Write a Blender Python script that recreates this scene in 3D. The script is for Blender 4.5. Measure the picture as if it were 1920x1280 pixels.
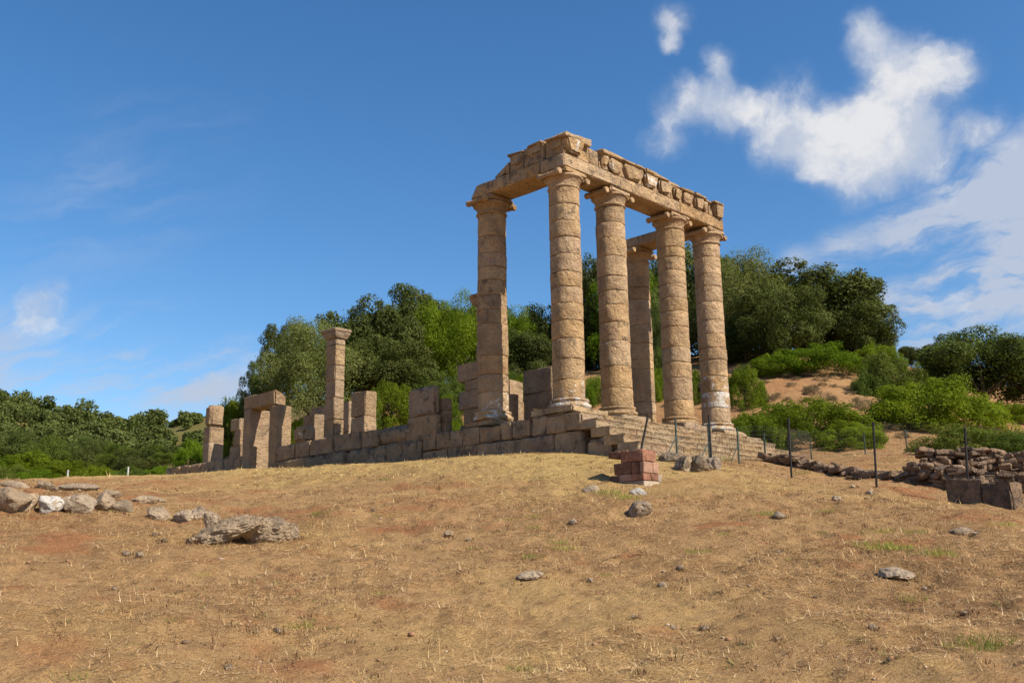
import bpy, math, random
import numpy as np
from mathutils import Vector, Matrix, noise as mnoise

for o in list(bpy.data.objects): bpy.data.objects.remove(o, do_unlink=True)
scene = bpy.context.scene
COL = scene.collection
random.seed(7)
RNG = np.random.default_rng(11)

# ------------------------------------------------------------------ camera
# temple frame: origin = axis of the corner column, +x along the front, +y along the flank, z=0 shaft foot
CAM = np.array([-21.289, -18.161, -4.615]); YAW, PITCH, ROLL, FPX = 0.80707, 0.22156, -0.01486, 1866.7
def cam_axes():
    cy, sy, cp, sp = math.cos(YAW), math.sin(YAW), math.cos(PITCH), math.sin(PITCH)
    f = np.array([sy*cp, cy*cp, sp]); r = np.array([cy, -sy, 0.0]); u = np.cross(r, f)
    cr, sr = math.cos(ROLL), math.sin(ROLL)
    return cr*r+sr*u, -sr*r+cr*u, f
CR, CU, CF = cam_axes()
def ray(px, py): return CF + CR*(px-960)/FPX - CU*(py-640)/FPX
def at_range(px, py, d):                      # point on the pixel's ray at horizontal distance d
    v = ray(px, py); return CAM + v*(d/math.hypot(v[0], v[1]))
def on_plane(px, py, axis, k):                # point where the ray meets plane axis=k
    v = ray(px, py); return CAM + v*((k-CAM[axis])/v[axis])
def dirvec(px, py):
    v = ray(px, py); return v/np.linalg.norm(v)
cam = bpy.data.cameras.new('camera'); cam.sensor_width = 36; cam.lens = FPX*36/1920
cam.clip_start = 0.1; cam.clip_end = 6000
camo = bpy.data.objects.new('camera', cam); COL.objects.link(camo)
camo.matrix_world = Matrix(((CR[0], CU[0], -CF[0], CAM[0]), (CR[1], CU[1], -CF[1], CAM[1]), (CR[2], CU[2], -CF[2], CAM[2]), (0, 0, 0, 1)))
scene.camera = camo

# ------------------------------------------------------------------ sun and sky
SUN_EL = math.radians(43.5); SUN_AZ = math.atan2(0.2, -0.98)          # azimuth from +y towards +x
SUND = Vector((math.sin(SUN_AZ)*math.cos(SUN_EL), math.cos(SUN_AZ)*math.cos(SUN_EL), math.sin(SUN_EL)))
sl = bpy.data.lights.new('sun', 'SUN'); sl.energy = 5.0; sl.angle = math.radians(0.53); sl.color = (1.0, 0.915, 0.77)
so = bpy.data.objects.new('sun', sl); COL.objects.link(so)
so.rotation_euler = SUND.to_track_quat('Z', 'Y').to_euler(); so.location = SUND*60
scene.view_settings.view_transform = 'Standard'; scene.view_settings.look = 'None'
scene.view_settings.exposure = 0.66; scene.view_settings.gamma = 1.0

class NT:
    """tiny node helper"""
    def __init__(s, tree): s.t = tree; s.n = tree.nodes; s.l = tree.links
    def node(s, typ, **kw):
        n = s.n.new(typ)
        for k, v in kw.items(): setattr(n, k, v)
        return n
    def put(s, sock, v):
        if hasattr(v, 'is_linked'): s.l.new(v, sock)
        else: sock.default_value = v
    def m(s, op, a, b=0.0, c=0.0, clamp=False):
        n = s.node('ShaderNodeMath', operation=op, use_clamp=clamp)
        s.put(n.inputs[0], a); s.put(n.inputs[1], b); s.put(n.inputs[2], c); return n.outputs[0]
    def v(s, op, a, b=(0, 0, 0)):
        n = s.node('ShaderNodeVectorMath', operation=op); s.put(n.inputs[0], a)
        if op == 'SCALE': s.put(n.inputs['Scale'], b)
        else: s.put(n.inputs[1], b)
        return n.outputs['Value'] if op in ('DISTANCE', 'DOT_PRODUCT', 'LENGTH') else n.outputs[0]
    def noise(s, vec, scale, detail=4, rough=0.55, color=False, dist=0.0):
        n = s.node('ShaderNodeTexNoise'); s.l.new(vec, n.inputs['Vector'])
        n.inputs['Scale'].default_value = scale; n.inputs['Detail'].default_value = detail
        n.inputs['Roughness'].default_value = rough; n.inputs['Distortion'].default_value = dist
        return n.outputs['Color' if color else 'Fac']
    def smooth(s, x, lo, hi, to0=0.0, to1=1.0):
        n = s.node('ShaderNodeMapRange', interpolation_type='SMOOTHSTEP')
        s.put(n.inputs[0], x); s.put(n.inputs[1], lo); s.put(n.inputs[2], hi); n.inputs[3].default_value = to0; n.inputs[4].default_value = to1
        return n.outputs[0]
    def mix(s, f, a, b, blend='MIX'):
        n = s.node('ShaderNodeMix', data_type='RGBA', blend_type=blend)
        s.put(n.inputs[0], f)
        s.put(n.inputs[6], a if hasattr(a, 'is_linked') else (*a, 1)); s.put(n.inputs[7], b if hasattr(b, 'is_linked') else (*b, 1))
        return n.outputs[2]
    def attr(s, name, typ='OBJECT', out='Fac'):
        n = s.node('ShaderNodeAttribute', attribute_type=typ, attribute_name=name); return n.outputs[out]

world = bpy.data.worlds.new('World'); scene.world = world; world.use_nodes = True
W = NT(world.node_tree); W.n.clear()
sky = W.node('ShaderNodeTexSky', sky_type='NISHITA'); sky.sun_disc = False
sky.sun_elevation = SUN_EL; sky.sun_rotation = SUN_AZ; sky.altitude = 400; sky.air_density = 1.0; sky.dust_density = 0.6; sky.ozone_density = 3.0
hsn = W.node('ShaderNodeHueSaturation'); W.l.new(sky.outputs[0], hsn.inputs['Color']); hsn.inputs['Saturation'].default_value = 1.25
skyc = W.v('SCALE', hsn.outputs[0], 0.10)
wd = W.node('ShaderNodeTexCoord').outputs['Generated']
warp = W.v('SUBTRACT', W.noise(wd, 9.0, 5, 0.6, color=True), (0.5, 0.5, 0.5))
wdir = W.v('ADD', wd, W.v('SCALE', warp, 0.06))
dens = None
def blob(px, py, r, w=1.0, src=None):
    global dens
    b = dirvec(px, py); d = W.v('DISTANCE', src or wdir, tuple(b))
    f = W.smooth(d, r/FPX*0.93, 0.0, 0.0, w)
    dens = f if dens is None else W.m('ADD', dens, f)
for a in [(1625, 70, 70, .9), (1690, 130, 100, .95), (1780, 140, 80, .9), (1650, 215, 115, .95), (1560, 255, 110, .9), (1600, 320, 120, .95), (1720, 285, 120, .95), (1530, 300, 90, .8),
          (1490, 245, 80, .7), (1440, 280, 75, .65), (1345, 205, 85, .85), (1340, 130, 52, .8), (1270, 195, 72, .7), (1245, 262, 70, .6),
          (1415, 215, 75, .7), (1490, 165, 85, .5), (1262, 45, 60, .4), (1250, 95, 40, .4), (1855, 262, 80, .7), (95, 575, 80, .48), (60, 600, 60, .36)]: blob(*a)
fbm = W.noise(wdir, 24.0, 6, 0.62)
cum = W.m('ADD', dens, W.m('MULTIPLY', W.m('MULTIPLY', W.m('SUBTRACT', fbm, 0.52), 1.45), W.smooth(dens, 0.0, 0.45)))
cumf = W.m('MULTIPLY', W.smooth(W.m('ADD', cum, W.m('MULTIPLY', dens, .3)), 0.06, 1.25), 0.97)
# high streaky cloud: noise stretched along a tilted great circle
e1 = dirvec(1900, 380)-dirvec(1450, 500); e1 /= np.linalg.norm(e1); e3 = dirvec(1650, 450); e2 = np.cross(e3, e1)
cx_ = W.node('ShaderNodeCombineXYZ')
W.l.new(W.m('MULTIPLY', W.v('DOT_PRODUCT', wdir, tuple(e1)), 2.6), cx_.inputs[0])
W.l.new(W.m('MULTIPLY', W.v('DOT_PRODUCT', wdir, tuple(e2)), 9.0), cx_.inputs[1])
W.l.new(W.v('DOT_PRODUCT', wdir, tuple(e3)), cx_.inputs[2])
st = W.noise(cx_.outputs[0], 2.2, 6, 0.6)
st2 = W.noise(cx_.outputs[0], 6.0, 5, 0.6)
st = W.m('ADD', W.m('MULTIPLY', st, 0.7), W.m('MULTIPLY', st2, 0.3))
dens = None
for a in [(1490, 492, 60, .5), (1575, 472, 80, .6), (1670, 445, 95, .7), (1760, 412, 110, .8), (1860, 372, 130, .85), (1960, 340, 160, .9), (2120, 330, 240, .8), (1660, 555, 75, .55), (1750, 533, 85, .7), (1850, 512, 95, .8), (1950, 492, 110, .8), (2100, 500, 200, .7),
          (1700, 605, 95, .5), (1800, 592, 120, .6), (1905, 572, 130, .55), (1740, 645, 90, .4), (220, 745, 230, .6), (330, 670, 190, .3), (60, 700, 200, .38), (430, 730, 180, .5), (-150, 720, 240, .6), (640, 700, 220, .14), (330, 280, 300, .16), (150, 420, 260, .18)]: blob(*a, src=wd)
hz = W.node('ShaderNodeSeparateXYZ'); W.l.new(wd, hz.inputs[0])
gen = W.smooth(W.noise(wd, 2.3, 3), 0.5, 0.75, 0.0, 0.35)       # the rest of the sky carries the same thin cloud
strk = W.m('MULTIPLY', W.m('ADD', dens, W.m('MULTIPLY', gen, 0.25)), W.smooth(st, 0.38, 0.62, 0.12, 1.35))
cirf = W.m('MULTIPLY', W.smooth(strk, 0.02, 0.95), 0.9)
cf = W.m('MULTIPLY', W.m('MAXIMUM', cumf, cirf), W.smooth(hz.outputs[2], -0.02, 0.05))
ccol = W.mix(W.smooth(W.m('ADD', W.m('MULTIPLY', cum, .28), W.m('MULTIPLY', W.noise(wdir, 12.0, 5, .6), 1.5)), 0.80, 1.25), (0.33, 0.37, 0.45), (0.52, 0.52, 0.53))
bg = W.node('ShaderNodeBackground'); W.l.new(W.mix(cf, skyc, ccol), bg.inputs[0]); bg.inputs[1].default_value = 1.0
W.l.new(bg.outputs[0], W.node('ShaderNodeOutputWorld').inputs[0])

# ------------------------------------------------------------------ helpers
def thing(name, label, cat, loc=(0, 0, 0), group=None):
    o = bpy.data.objects.new(name, None); COL.objects.link(o); o.location = loc; o.empty_display_size = 0.2
    return tag(o, label, cat, group, 'thing')
def tag(o, label, cat=None, group=None, kind=None):
    o['label'] = label
    if cat: o['category'] = cat
    if group: o['group'] = group
    if kind: o['kind'] = kind
    return o
def link_mesh(name, verts, faces, mat, parent=None, loc=(0, 0, 0), smooth=True, mesh=None):
    if mesh is None:
        mesh = bpy.data.meshes.new(name); mesh.from_pydata([tuple(v) for v in verts], [], faces)
        if mat: mesh.materials.append(mat)
        if smooth: mesh.shade_smooth(); mesh.set_sharp_from_angle(angle=math.radians(38))
    o = bpy.data.objects.new(name, mesh); COL.objects.link(o)
    if parent:
        o.parent = parent
        p, off = parent, Vector((0, 0, 0))
        while p: off += p.location; p = p.parent
        o.location = Vector(loc)-off
    else: o.location = loc
    return o
def nz(p, f, seed=0.0): return mnoise.noise(Vector((p[0]*f+seed, p[1]*f-seed*1.7, p[2]*f+seed*.6)))

def block_geo(h, r=0.05, amp=0.015, jit=0.02, seed=0.0, step=0.22, chip=0.0, nmax=7):
    """worn ashlar: rounded box with uneven corners and weathered faces; h = half sizes"""
    r = min(r, min(h)*0.6)
    ax = []
    for k in range(3):
        n = max(1, min(nmax, int(2*h[k]/step)))
        ax.append([-h[k]] + [-(h[k]-r)+2*(h[k]-r)*i/n for i in range(n+1)] + [h[k]])
    rs = random.Random(seed*977+3)
    cj = [[rs.uniform(-jit, jit) for _ in range(3)] for _ in range(8)]
    idx, V = {}, []
    N = [len(a)-1 for a in ax]
    def vid(i, j, k):
        key = (i, j, k)
        if key in idx: return idx[key]
        p = [ax[0][i], ax[1][j], ax[2][k]]
        q = [max(-(h[c]-r), min(h[c]-r, p[c])) for c in range(3)]
        d = [p[c]-q[c] for c in range(3)]; L = math.sqrt(sum(x*x for x in d))
        if L > 1e-9: p = [q[c]+r*d[c]/L for c in range(3)]
        t = [(p[c]/h[c]+1)/2 for c in range(3)]
        for b in range(8):
            w = (t[0] if b & 1 else 1-t[0])*(t[1] if b & 2 else 1-t[1])*(t[2] if b & 4 else 1-t[2])
            for c in range(3): p[c] += w*cj[b][c]
        edge = sum(1 for c in range(3) if abs(d[c]) > 1e-6)
        a = amp*(nz(p, 1.9, seed)+.6*nz(p, 5.1, seed+9))
        if chip and edge >= 2: a -= chip*max(0, nz(p, 1.6, seed+4)+.25)
        if L > 1e-9:
            for c in range(3): p[c] += d[c]/L*a
        idx[key] = len(V); V.append(p); return idx[key]
    F = []
    for c in range(3):
        a, b = [(1, 2), (2, 0), (0, 1)][c]
        for side in (0, N[c]):
            for i in range(N[a]):
                for j in range(N[b]):
                    def g(ii, jj):
                        k = [0, 0, 0]; k[c] = side; k[a] = ii; k[b] = jj; return vid(*k)
                    f = [g(i, j), g(i+1, j), g(i+1, j+1), g(i, j+1)]
                    F.append(f if side else f[::-1])
    return V, F
_bs = [0]
def block(name, lo, hi, mat, parent, r=0.05, amp=0.015, jit=0.02, chip=0.0, white=0.0, lichen=0.5, gap=0.006, rot=0.0, **kw):
    _bs[0] += 1
    lo, hi = np.array(lo, float), np.array(hi, float)
    c = (lo+hi)/2; h = (hi-lo)/2-gap
    V, F = block_geo(list(h), r, amp, jit, _bs[0]*1.37, chip=chip, **kw)
    o = link_mesh(name, V, F, mat, parent, c)
    if rot: o.rotation_euler.z = rot
    o['white'] = float(white); o['lichen'] = float(lichen)
    return o
def lathe_geo(prof, segs=36, amp=0.006, seed=0.0, ecc=0.0, cap=True, chip=0.0):
    V, F = [], []
    n = len(prof)
    for i, (r, z) in enumerate(prof):
        for s in range(segs):
            a = 2*math.pi*s/segs
            p = (r*math.cos(a), r*math.sin(a), z)
            rr = r+amp*(nz(p, 2.2, seed)+.8*nz(p, 6.0, seed+5))
            if chip and (i < 2 or i >= n-2): rr -= chip*max(0, nz(p, 3.2, seed+8)-.05)
            V.append((rr*math.cos(a), rr*math.sin(a), z+(.5*amp*nz(p, 1.5, seed+2))))
    for i in range(n-1):
        for s in range(segs):
            t = (s+1) % segs; F.append([i*segs+s, i*segs+t, (i+1)*segs+t, (i+1)*segs+s])
    if cap: F.append(list(range(segs))[::-1]); F.append([(n-1)*segs+s for s in range(segs)])
    return V, F
def tube_geo(pts, radii, segs=6):
    V, F = [], []
    pts = [Vector(p) for p in pts]
    for i, p in enumerate(pts):
        d = (pts[min(i+1, len(pts)-1)]-pts[max(i-1, 0)]).normalized()
        u = d.cross(Vector((0, 0, 1)) if abs(d.z) < .9 else Vector((1, 0, 0))).normalized(); w = d.cross(u)
        for s in range(segs):
            a = 2*math.pi*s/segs; V.append(tuple(p+(u*math.cos(a)+w*math.sin(a))*radii[i]))
    for i in range(len(pts)-1):
        for s in range(segs):
            t = (s+1) % segs; F.append([i*segs+s, i*segs+t, (i+1)*segs+t, (i+1)*segs+s])
    F.append(list(range(segs))[::-1]); F.append([(len(pts)-1)*segs+s for s in range(segs)])
    return V, F
def merge(parts):
    V, F = [], []
    for v, f in parts:
        o = len(V); V += list(v); F += [[i+o for i in q] for q in f]
    return V, F

# ------------------------------------------------------------------ materials
def new_mat(name):
    m = bpy.data.materials.new(name); m.use_nodes = True; t = NT(m.node_tree); t.n.clear()
    out = t.node('ShaderNodeOutputMaterial'); bs = t.node('ShaderNodeBsdfPrincipled'); t.l.new(bs.outputs[0], out.inputs[0])
    bs.inputs['Roughness'].default_value = 0.9; bs.inputs['Specular IOR Level'].default_value = 0.2
    return m, t, bs, out
def bump(t, bs, h, dist, strength=1.0, prev=None):
    b = t.node('ShaderNodeBump'); t.put(b.inputs['Height'], h); b.inputs['Distance'].default_value = dist; b.inputs['Strength'].default_value = strength
    if prev: t.l.new(prev, b.inputs['Normal'])
    t.l.new(b.outputs[0], bs.inputs['Normal']); return b.outputs[0]
def stone_mat(name, ca, cb, cdark=(0.075, 0.06, 0.045), cwhite=(0.62, 0.58, 0.52), pit=0.03, red=(0.40, 0.19, 0.12)):
    m, t, bs, out = new_mat(name)
    pos = t.node('ShaderNodeNewGeometry').outputs['Position']
    rnd = t.node('ShaderNodeObjectInfo').outputs['Random']
    pos2 = t.v('ADD', pos, t.v('SCALE', rnd if False else t.node('ShaderNodeObjectInfo').outputs['Location'], 0.37))
    n1 = t.noise(pos2, 1.4, 5, .6); n2 = t.noise(pos2, 6.0, 6, .62); n3 = t.noise(pos2, 30.0, 5, .65); n4 = t.noise(pos2, 90.0, 3, .6)
    c = t.mix(t.smooth(n1, .3, .7), ca, cb)
    c = t.mix(t.smooth(n2, .35, .75, 0, .55), c, tuple(x*1.25 for x in ca))
    c = t.mix(t.m('MULTIPLY', t.smooth(t.noise(pos2, .9, 3), .55, .75), .32), c, red)
    n5 = t.noise(pos2, 13.0, 6, .68)
    c = t.mix(t.smooth(n3, .56, .76, 0, .8), c, tuple(x*.36 for x in ca))
    c = t.mix(t.smooth(n5, .56, .74, 0, .7), c, tuple(x*.42 for x in ca))
    c = t.mix(t.smooth(n5, .44, .28, 0, .45), c, tuple(min(1, x*1.5) for x in ca))
    c = t.mix(t.smooth(n4, .3, .7, .28, 0), c, (0.10, 0.07, 0.05))
    c = t.mix(t.smooth(t.noise(pos2, 1.1, 6, .7), .46, .66, 0, .5), c, (0.20, 0.145, 0.095))
    li = t.attr('lichen')
    lm = t.m('ADD', t.m('MULTIPLY', n2, .6), t.m('MULTIPLY', t.noise(pos2, 2.6, 6, .65), .6))
    up = t.node('ShaderNodeSeparateXYZ'); t.l.new(t.node('ShaderNodeNewGeometry').outputs['Normal'], up.inputs[0])
    lth = t.m('ADD', t.m('SUBTRACT', 0.98, t.m('MULTIPLY', li, .42)), t.m('MULTIPLY', up.outputs[2], -.10))
    c = t.mix(t.m('MULTIPLY', t.smooth(t.m('SUBTRACT', lm, lth), -.04, .10), .72), c, cdark)
    gm = t.smooth(t.m('SUBTRACT', t.noise(pos2, 4.1, 6, .68), t.m('SUBTRACT', .78, t.m('MULTIPLY', li, .2))), 0, .08)
    c = t.mix(t.m('MULTIPLY', gm, .5), c, (0.34, 0.31, 0.25))
    wm = t.m('SUBTRACT', t.m('ADD', t.m('MULTIPLY', t.noise(pos2, 3.3, 6, .7), .8), t.m('MULTIPLY', n3, .25)), t.m('SUBTRACT', .86, t.m('MULTIPLY', t.attr('white'), .42)))
    c = t.mix(t.smooth(wm, 0, .07, 0, .9), c, cwhite)
    hs = t.node('ShaderNodeHueSaturation'); t.l.new(c, hs.inputs['Color'])
    t.l.new(t.m('ADD', t.m('MULTIPLY', rnd, .20), .90), hs.inputs['Value']); t.l.new(t.m('ADD', t.m('MULTIPLY', t.m('FRACT', t.m('MULTIPLY', rnd, 7.3)), .16), .88), hs.inputs['Saturation'])
    t.l.new(hs.outputs[0], bs.inputs['Base Color'])
    vo = t.node('ShaderNodeTexVoronoi'); t.l.new(t.v('ADD', pos2, t.v('SCALE', t.noise(pos2, 8, 2, .5, color=True), .08)), vo.inputs['Vector']); vo.inputs['Scale'].default_value = 9
    h = t.m('ADD', t.m('MULTIPLY', n3, .5), t.m('ADD', t.m('MULTIPLY', n2, .8), t.m('MULTIPLY', n5, t.smooth(t.noise(pos2, 2.3, 3), .36, .64, .25, 1.7)))); h = t.m('ADD', h, t.smooth(vo.outputs['Distance'], .05, .4, -.35, 0))
    b1 = bump(t, bs, h, pit*2.0); bump(t, bs, n4, .008, .6, b1)
    return m
M_COL = stone_mat('golden sandstone', (0.47, 0.31, 0.158), (0.355, 0.222, 0.108))
M_STEP = stone_mat('worn step stone', (0.44, 0.31, 0.172), (0.345, 0.235, 0.128), pit=.03)
M_WALL = stone_mat('weathered sandstone', (0.39, 0.265, 0.15), (0.29, 0.195, 0.11), pit=.03)
M_ROCK = stone_mat('grey limestone', (0.50, 0.37, 0.24), (0.40, 0.285, 0.18), cdark=(0.11, 0.085, 0.06), cwhite=(0.58, 0.54, 0.48), pit=.05, red=(0.33, 0.17, 0.09))
M_RUB = stone_mat('rubble stone', (0.29, 0.19, 0.115), (0.20, 0.12, 0.07), pit=.04)
def plain(name, col, rough=.8, var=.25, scale=8, metal=0.0, bumpd=.01):
    m, t, bs, out = new_mat(name)
    pos = t.node('ShaderNodeNewGeometry').outputs['Position']; n = t.noise(pos, scale, 5, .6)
    oi = t.node('ShaderNodeObjectInfo').outputs['Random']
    c = t.mix(t.smooth(n, .3, .7), tuple(x*(1-var) for x in col), tuple(min(1, x*(1+var)) for x in col))
    hs = t.node('ShaderNodeHueSaturation'); t.l.new(c, hs.inputs['Color']); t.l.new(t.m('ADD', t.m('MULTIPLY', oi, .5), .75), hs.inputs['Value'])
    t.l.new(hs.outputs[0], bs.inputs['Base Color']); bs.inputs['Roughness'].default_value = rough; bs.inputs['Metallic'].default_value = metal
    bump(t, bs, t.noise(pos, scale*6, 4, .6), bumpd); return m
M_BRICK = plain('terracotta', (0.215, 0.10, 0.06), var=.35, scale=7)
M_BRICK2 = plain('pale terracotta', (0.30, 0.17, 0.115), var=.2, scale=7)
M_MORT = plain('cement', (0.27, 0.21, 0.15), var=.2)
M_POST = plain('dark steel', (0.025, 0.022, 0.02), rough=.6, var=.4)
M_GREEN = plain('green painted steel', (0.035, 0.06, 0.05), rough=.55, var=.4)
M_WIRE = plain('galvanised wire', (0.10, 0.10, 0.09), rough=.5, var=.2)
M_ZINC = plain('galvanised post', (0.38, 0.38, 0.36), rough=.5, var=.15)
M_BARK = plain('bark', (0.09, 0.065, 0.045), var=.4, scale=5, bumpd=.04)

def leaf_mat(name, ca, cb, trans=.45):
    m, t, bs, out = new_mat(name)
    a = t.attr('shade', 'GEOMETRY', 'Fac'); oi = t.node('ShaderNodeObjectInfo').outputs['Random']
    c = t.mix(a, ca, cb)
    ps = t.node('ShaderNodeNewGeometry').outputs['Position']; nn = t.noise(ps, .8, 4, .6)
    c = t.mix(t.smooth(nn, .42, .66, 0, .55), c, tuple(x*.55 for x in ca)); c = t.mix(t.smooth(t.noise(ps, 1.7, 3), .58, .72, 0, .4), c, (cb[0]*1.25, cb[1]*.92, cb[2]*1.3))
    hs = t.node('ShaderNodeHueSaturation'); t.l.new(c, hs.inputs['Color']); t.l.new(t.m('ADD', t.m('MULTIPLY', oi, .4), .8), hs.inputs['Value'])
    t.l.new(t.m('ADD', t.m('MULTIPLY', t.m('FRACT', t.m('MULTIPLY', oi, 5.7)), .03), .485), hs.inputs['Hue'])
    t.l.new(hs.outputs[0], bs.inputs['Base Color']); bs.inputs['Roughness'].default_value = .75; bs.inputs['Specular IOR Level'].default_value = .12
    tr = t.node('ShaderNodeBsdfTranslucent'); t.l.new(t.mix(1.0, hs.outputs[0], (1.15, 1.25, .55), 'MULTIPLY'), tr.inputs[0])
    mx = t.node('ShaderNodeMixShader'); mx.inputs[0].default_value = trans
    t.l.new(bs.outputs[0], mx.inputs[1]); t.l.new(tr.outputs[0], mx.inputs[2]); t.l.new(mx.outputs[0], out.inputs[0]); return m
L_OAK = leaf_mat('oak leaves', (0.045, 0.064, 0.013), (0.125, 0.15, 0.036), .28)
L_OLIVE = leaf_mat('olive leaves', (0.12, 0.145, 0.040), (0.21, 0.235, 0.075), .38)
L_SHRUB = leaf_mat('mastic leaves', (0.085, 0.135, 0.006), (0.19, 0.25, 0.014), .38)
L_DARK = leaf_mat('dark shrub leaves', (0.068, 0.095, 0.014), (0.14, 0.18, 0.03), .35)
L_FAR = leaf_mat('far wood leaves', (0.085, 0.115, 0.028), (0.19, 0.225, 0.065), .35)  # lighter than the near leaves: haze of distance put into the leaf colour
L_DRY = leaf_mat('dry scrub twigs', (0.16, 0.12, 0.07), (0.26, 0.20, 0.12), .2)
L_WEED = leaf_mat('weed blades', (0.16, 0.20, 0.035), (0.36, 0.33, 0.09), .35)
def straw_mat():
    m, t, bs, out = new_mat('straw')
    a = t.attr('shade', 'GEOMETRY', 'Color'); t.l.new(a, bs.inputs['Base Color']); bs.inputs['Roughness'].default_value = .7
    tr = t.node('ShaderNodeBsdfTranslucent'); t.l.new(a, tr.inputs[0]); mx = t.node('ShaderNodeMixShader'); mx.inputs[0].default_value = .25
    t.l.new(bs.outputs[0], mx.inputs[1]); t.l.new(tr.outputs[0], mx.inputs[2]); t.l.new(mx.outputs[0], out.inputs[0]); return m
M_STRAW = straw_mat()

# ------------------------------------------------------------------ terrain
FH = np.array([math.sin(YAW), math.cos(YAW)]); RH = np.array([math.cos(YAW), -math.sin(YAW)])
def uv(x, y): return (x-CAM[0])*FH[0]+(y-CAM[1])*FH[1], (x-CAM[0])*RH[0]+(y-CAM[1])*RH[1]
def xy(u, v): return CAM[0]+u*FH[0]+v*RH[0], CAM[1]+u*FH[1]+v*RH[1]
ctl = []
def cp(px, py, d): ctl.append(at_range(px, py, d))
for a in [(0, 1280, 8.5), (480, 1280, 8.5), (960, 1280, 8.5), (1440, 1280, 8.5), (1920, 1280, 8.5), (0, 1130, 11.5), (480, 1130, 12), (960, 1130, 12), (1440, 1130, 12), (1920, 1130, 11.5),
          (0, 1040, 14.5), (455, 1022, 15.5), (960, 1030, 15.5), (1440, 1030, 15.2), (1920, 1035, 14.5), (0, 966, 18.5), (100, 958, 18.8), (300, 965, 18.5), (700, 958, 18.8), (960, 948, 19.2),
          (1198, 912, 21), (1440, 958, 18.8), (1640, 962, 19), (1920, 985, 18), (1850, 948, 21.5), (1815, 942, 21), (1643, 915, 23.6), (1484, 896, 26), (1335, 879, 28), (1210, 868, 27),
          (0, 907, 24), (150, 908, 27), (240, 903, 34), (700, 912, 22.8), (960, 888, 23.2), (500, 922, 24), (1085, 870, 25), (1750, 905, 27), (1900, 905, 27),
          (1560, 880, 30), (1650, 860, 35), (1720, 842, 40), (1900, 820, 46), (1440, 735, 52), (1440, 695, 58), (1600, 745, 51), (1600, 690, 60), (1500, 668, 66), (1500, 660, 82), (1760, 760, 58), (1900, 770, 62), (1900, 740, 90),
          (1250, 735, 56), (1100, 745, 58), (1000, 755, 58), (880, 770, 60), (760, 778, 60), (700, 750, 68), (560, 805, 62), (900, 720, 80), (600, 745, 90), (450, 835, 66), (340, 885, 70), (200, 955, 60), (60, 960, 60), (300, 925, 62), (400, 835, 95), (200, 890, 90),
          (0, 890, 95), (200, 885, 110), (0, 846, 132), (110, 860, 136), (220, 868, 140), (310, 850, 130), (0, 770, 178), (60, 783, 180), (128, 802, 182), (219, 824, 190), (312, 810, 175), (375, 790, 165), (450, 762, 158), (530, 747, 160)]: cp(*a)
for y, z in [(-1.05, -1.66), (1.5, -1.52), (3.75, -1.46), (7.85, -1.3), (11, -1.12), (14.2, -.98), (18, -.84), (22, -.76)]: ctl.append(np.array([-.95, y, z]))
for x, z in [(0.5, -1.72), (3, -1.72), (5.5, -1.66), (8.4, -1.6)]: ctl.append(np.array([x, -3.2, z]))
for y, z in [(-1, -1.45), (5, -1.1), (12, -.7), (22, -.3)]: ctl.append(np.array([9.6, y, z]))
for x, y, z in [(3.5, 3, -1.3), (3.5, 11, -1.1), (3.5, 20, -.75), (3, 24, -.6)]: ctl.append(np.array([x, y, z]))
for u, v, z in [(0, 0, -6.25), (0, 14, -6.3), (0, -14, -6.3), (-18, 0, -6.9), (-18, 30, -6.9), (-18, -30, -6.9), (6, 40, -6), (6, -40, -6), (22, 40, -3.4), (24, -40, -2.6), (45, 45, 1.0), (60, -60, 1), (75, 60, 6), (-120, 0, -9), (0, 160, -4), (0, -160, -4), (120, 120, 16), (160, 0, 18), (240, 60, 22), (240, -90, 12), (250, -170, 24)]:
    x, y = xy(u, v); ctl.append(np.array([x, y, z]))
ctl = np.array(ctl)
CS = 20.0
def _phi(r): return np.where(r > 1e-9, r*r*np.log(np.maximum(r, 1e-9)), 0.0)
def _solve():
    n = len(ctl); P = ctl[:, :2]/CS
    K = _phi(np.linalg.norm(P[:, None]-P[None], axis=2)) + np.eye(n)*0.004
    Q = np.hstack([np.ones((n, 1)), P]); A = np.zeros((n+3, n+3)); A[:n, :n] = K; A[:n, n:] = Q; A[n:, :n] = Q.T
    return np.linalg.solve(A, np.concatenate([ctl[:, 2], np.zeros(3)]))
TPS = _solve()
_perm = RNG.permutation(512)
def vnoise(x, y, f, seed=0):
    x = x*f+seed*17.3; y = y*f-seed*9.1
    xi = np.floor(x).astype(int); yi = np.floor(y).astype(int); fx = x-xi; fy = y-yi
    fx = fx*fx*(3-2*fx); fy = fy*fy*(3-2*fy)
    def hsh(a, b): return _perm[(_perm[a & 511]+b) & 511]/511.0
    return ((hsh(xi, yi)*(1-fx)+hsh(xi+1, yi)*fx)*(1-fy)+(hsh(xi, yi+1)*(1-fx)+hsh(xi+1, yi+1)*fx)*fy)*2-1
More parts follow.
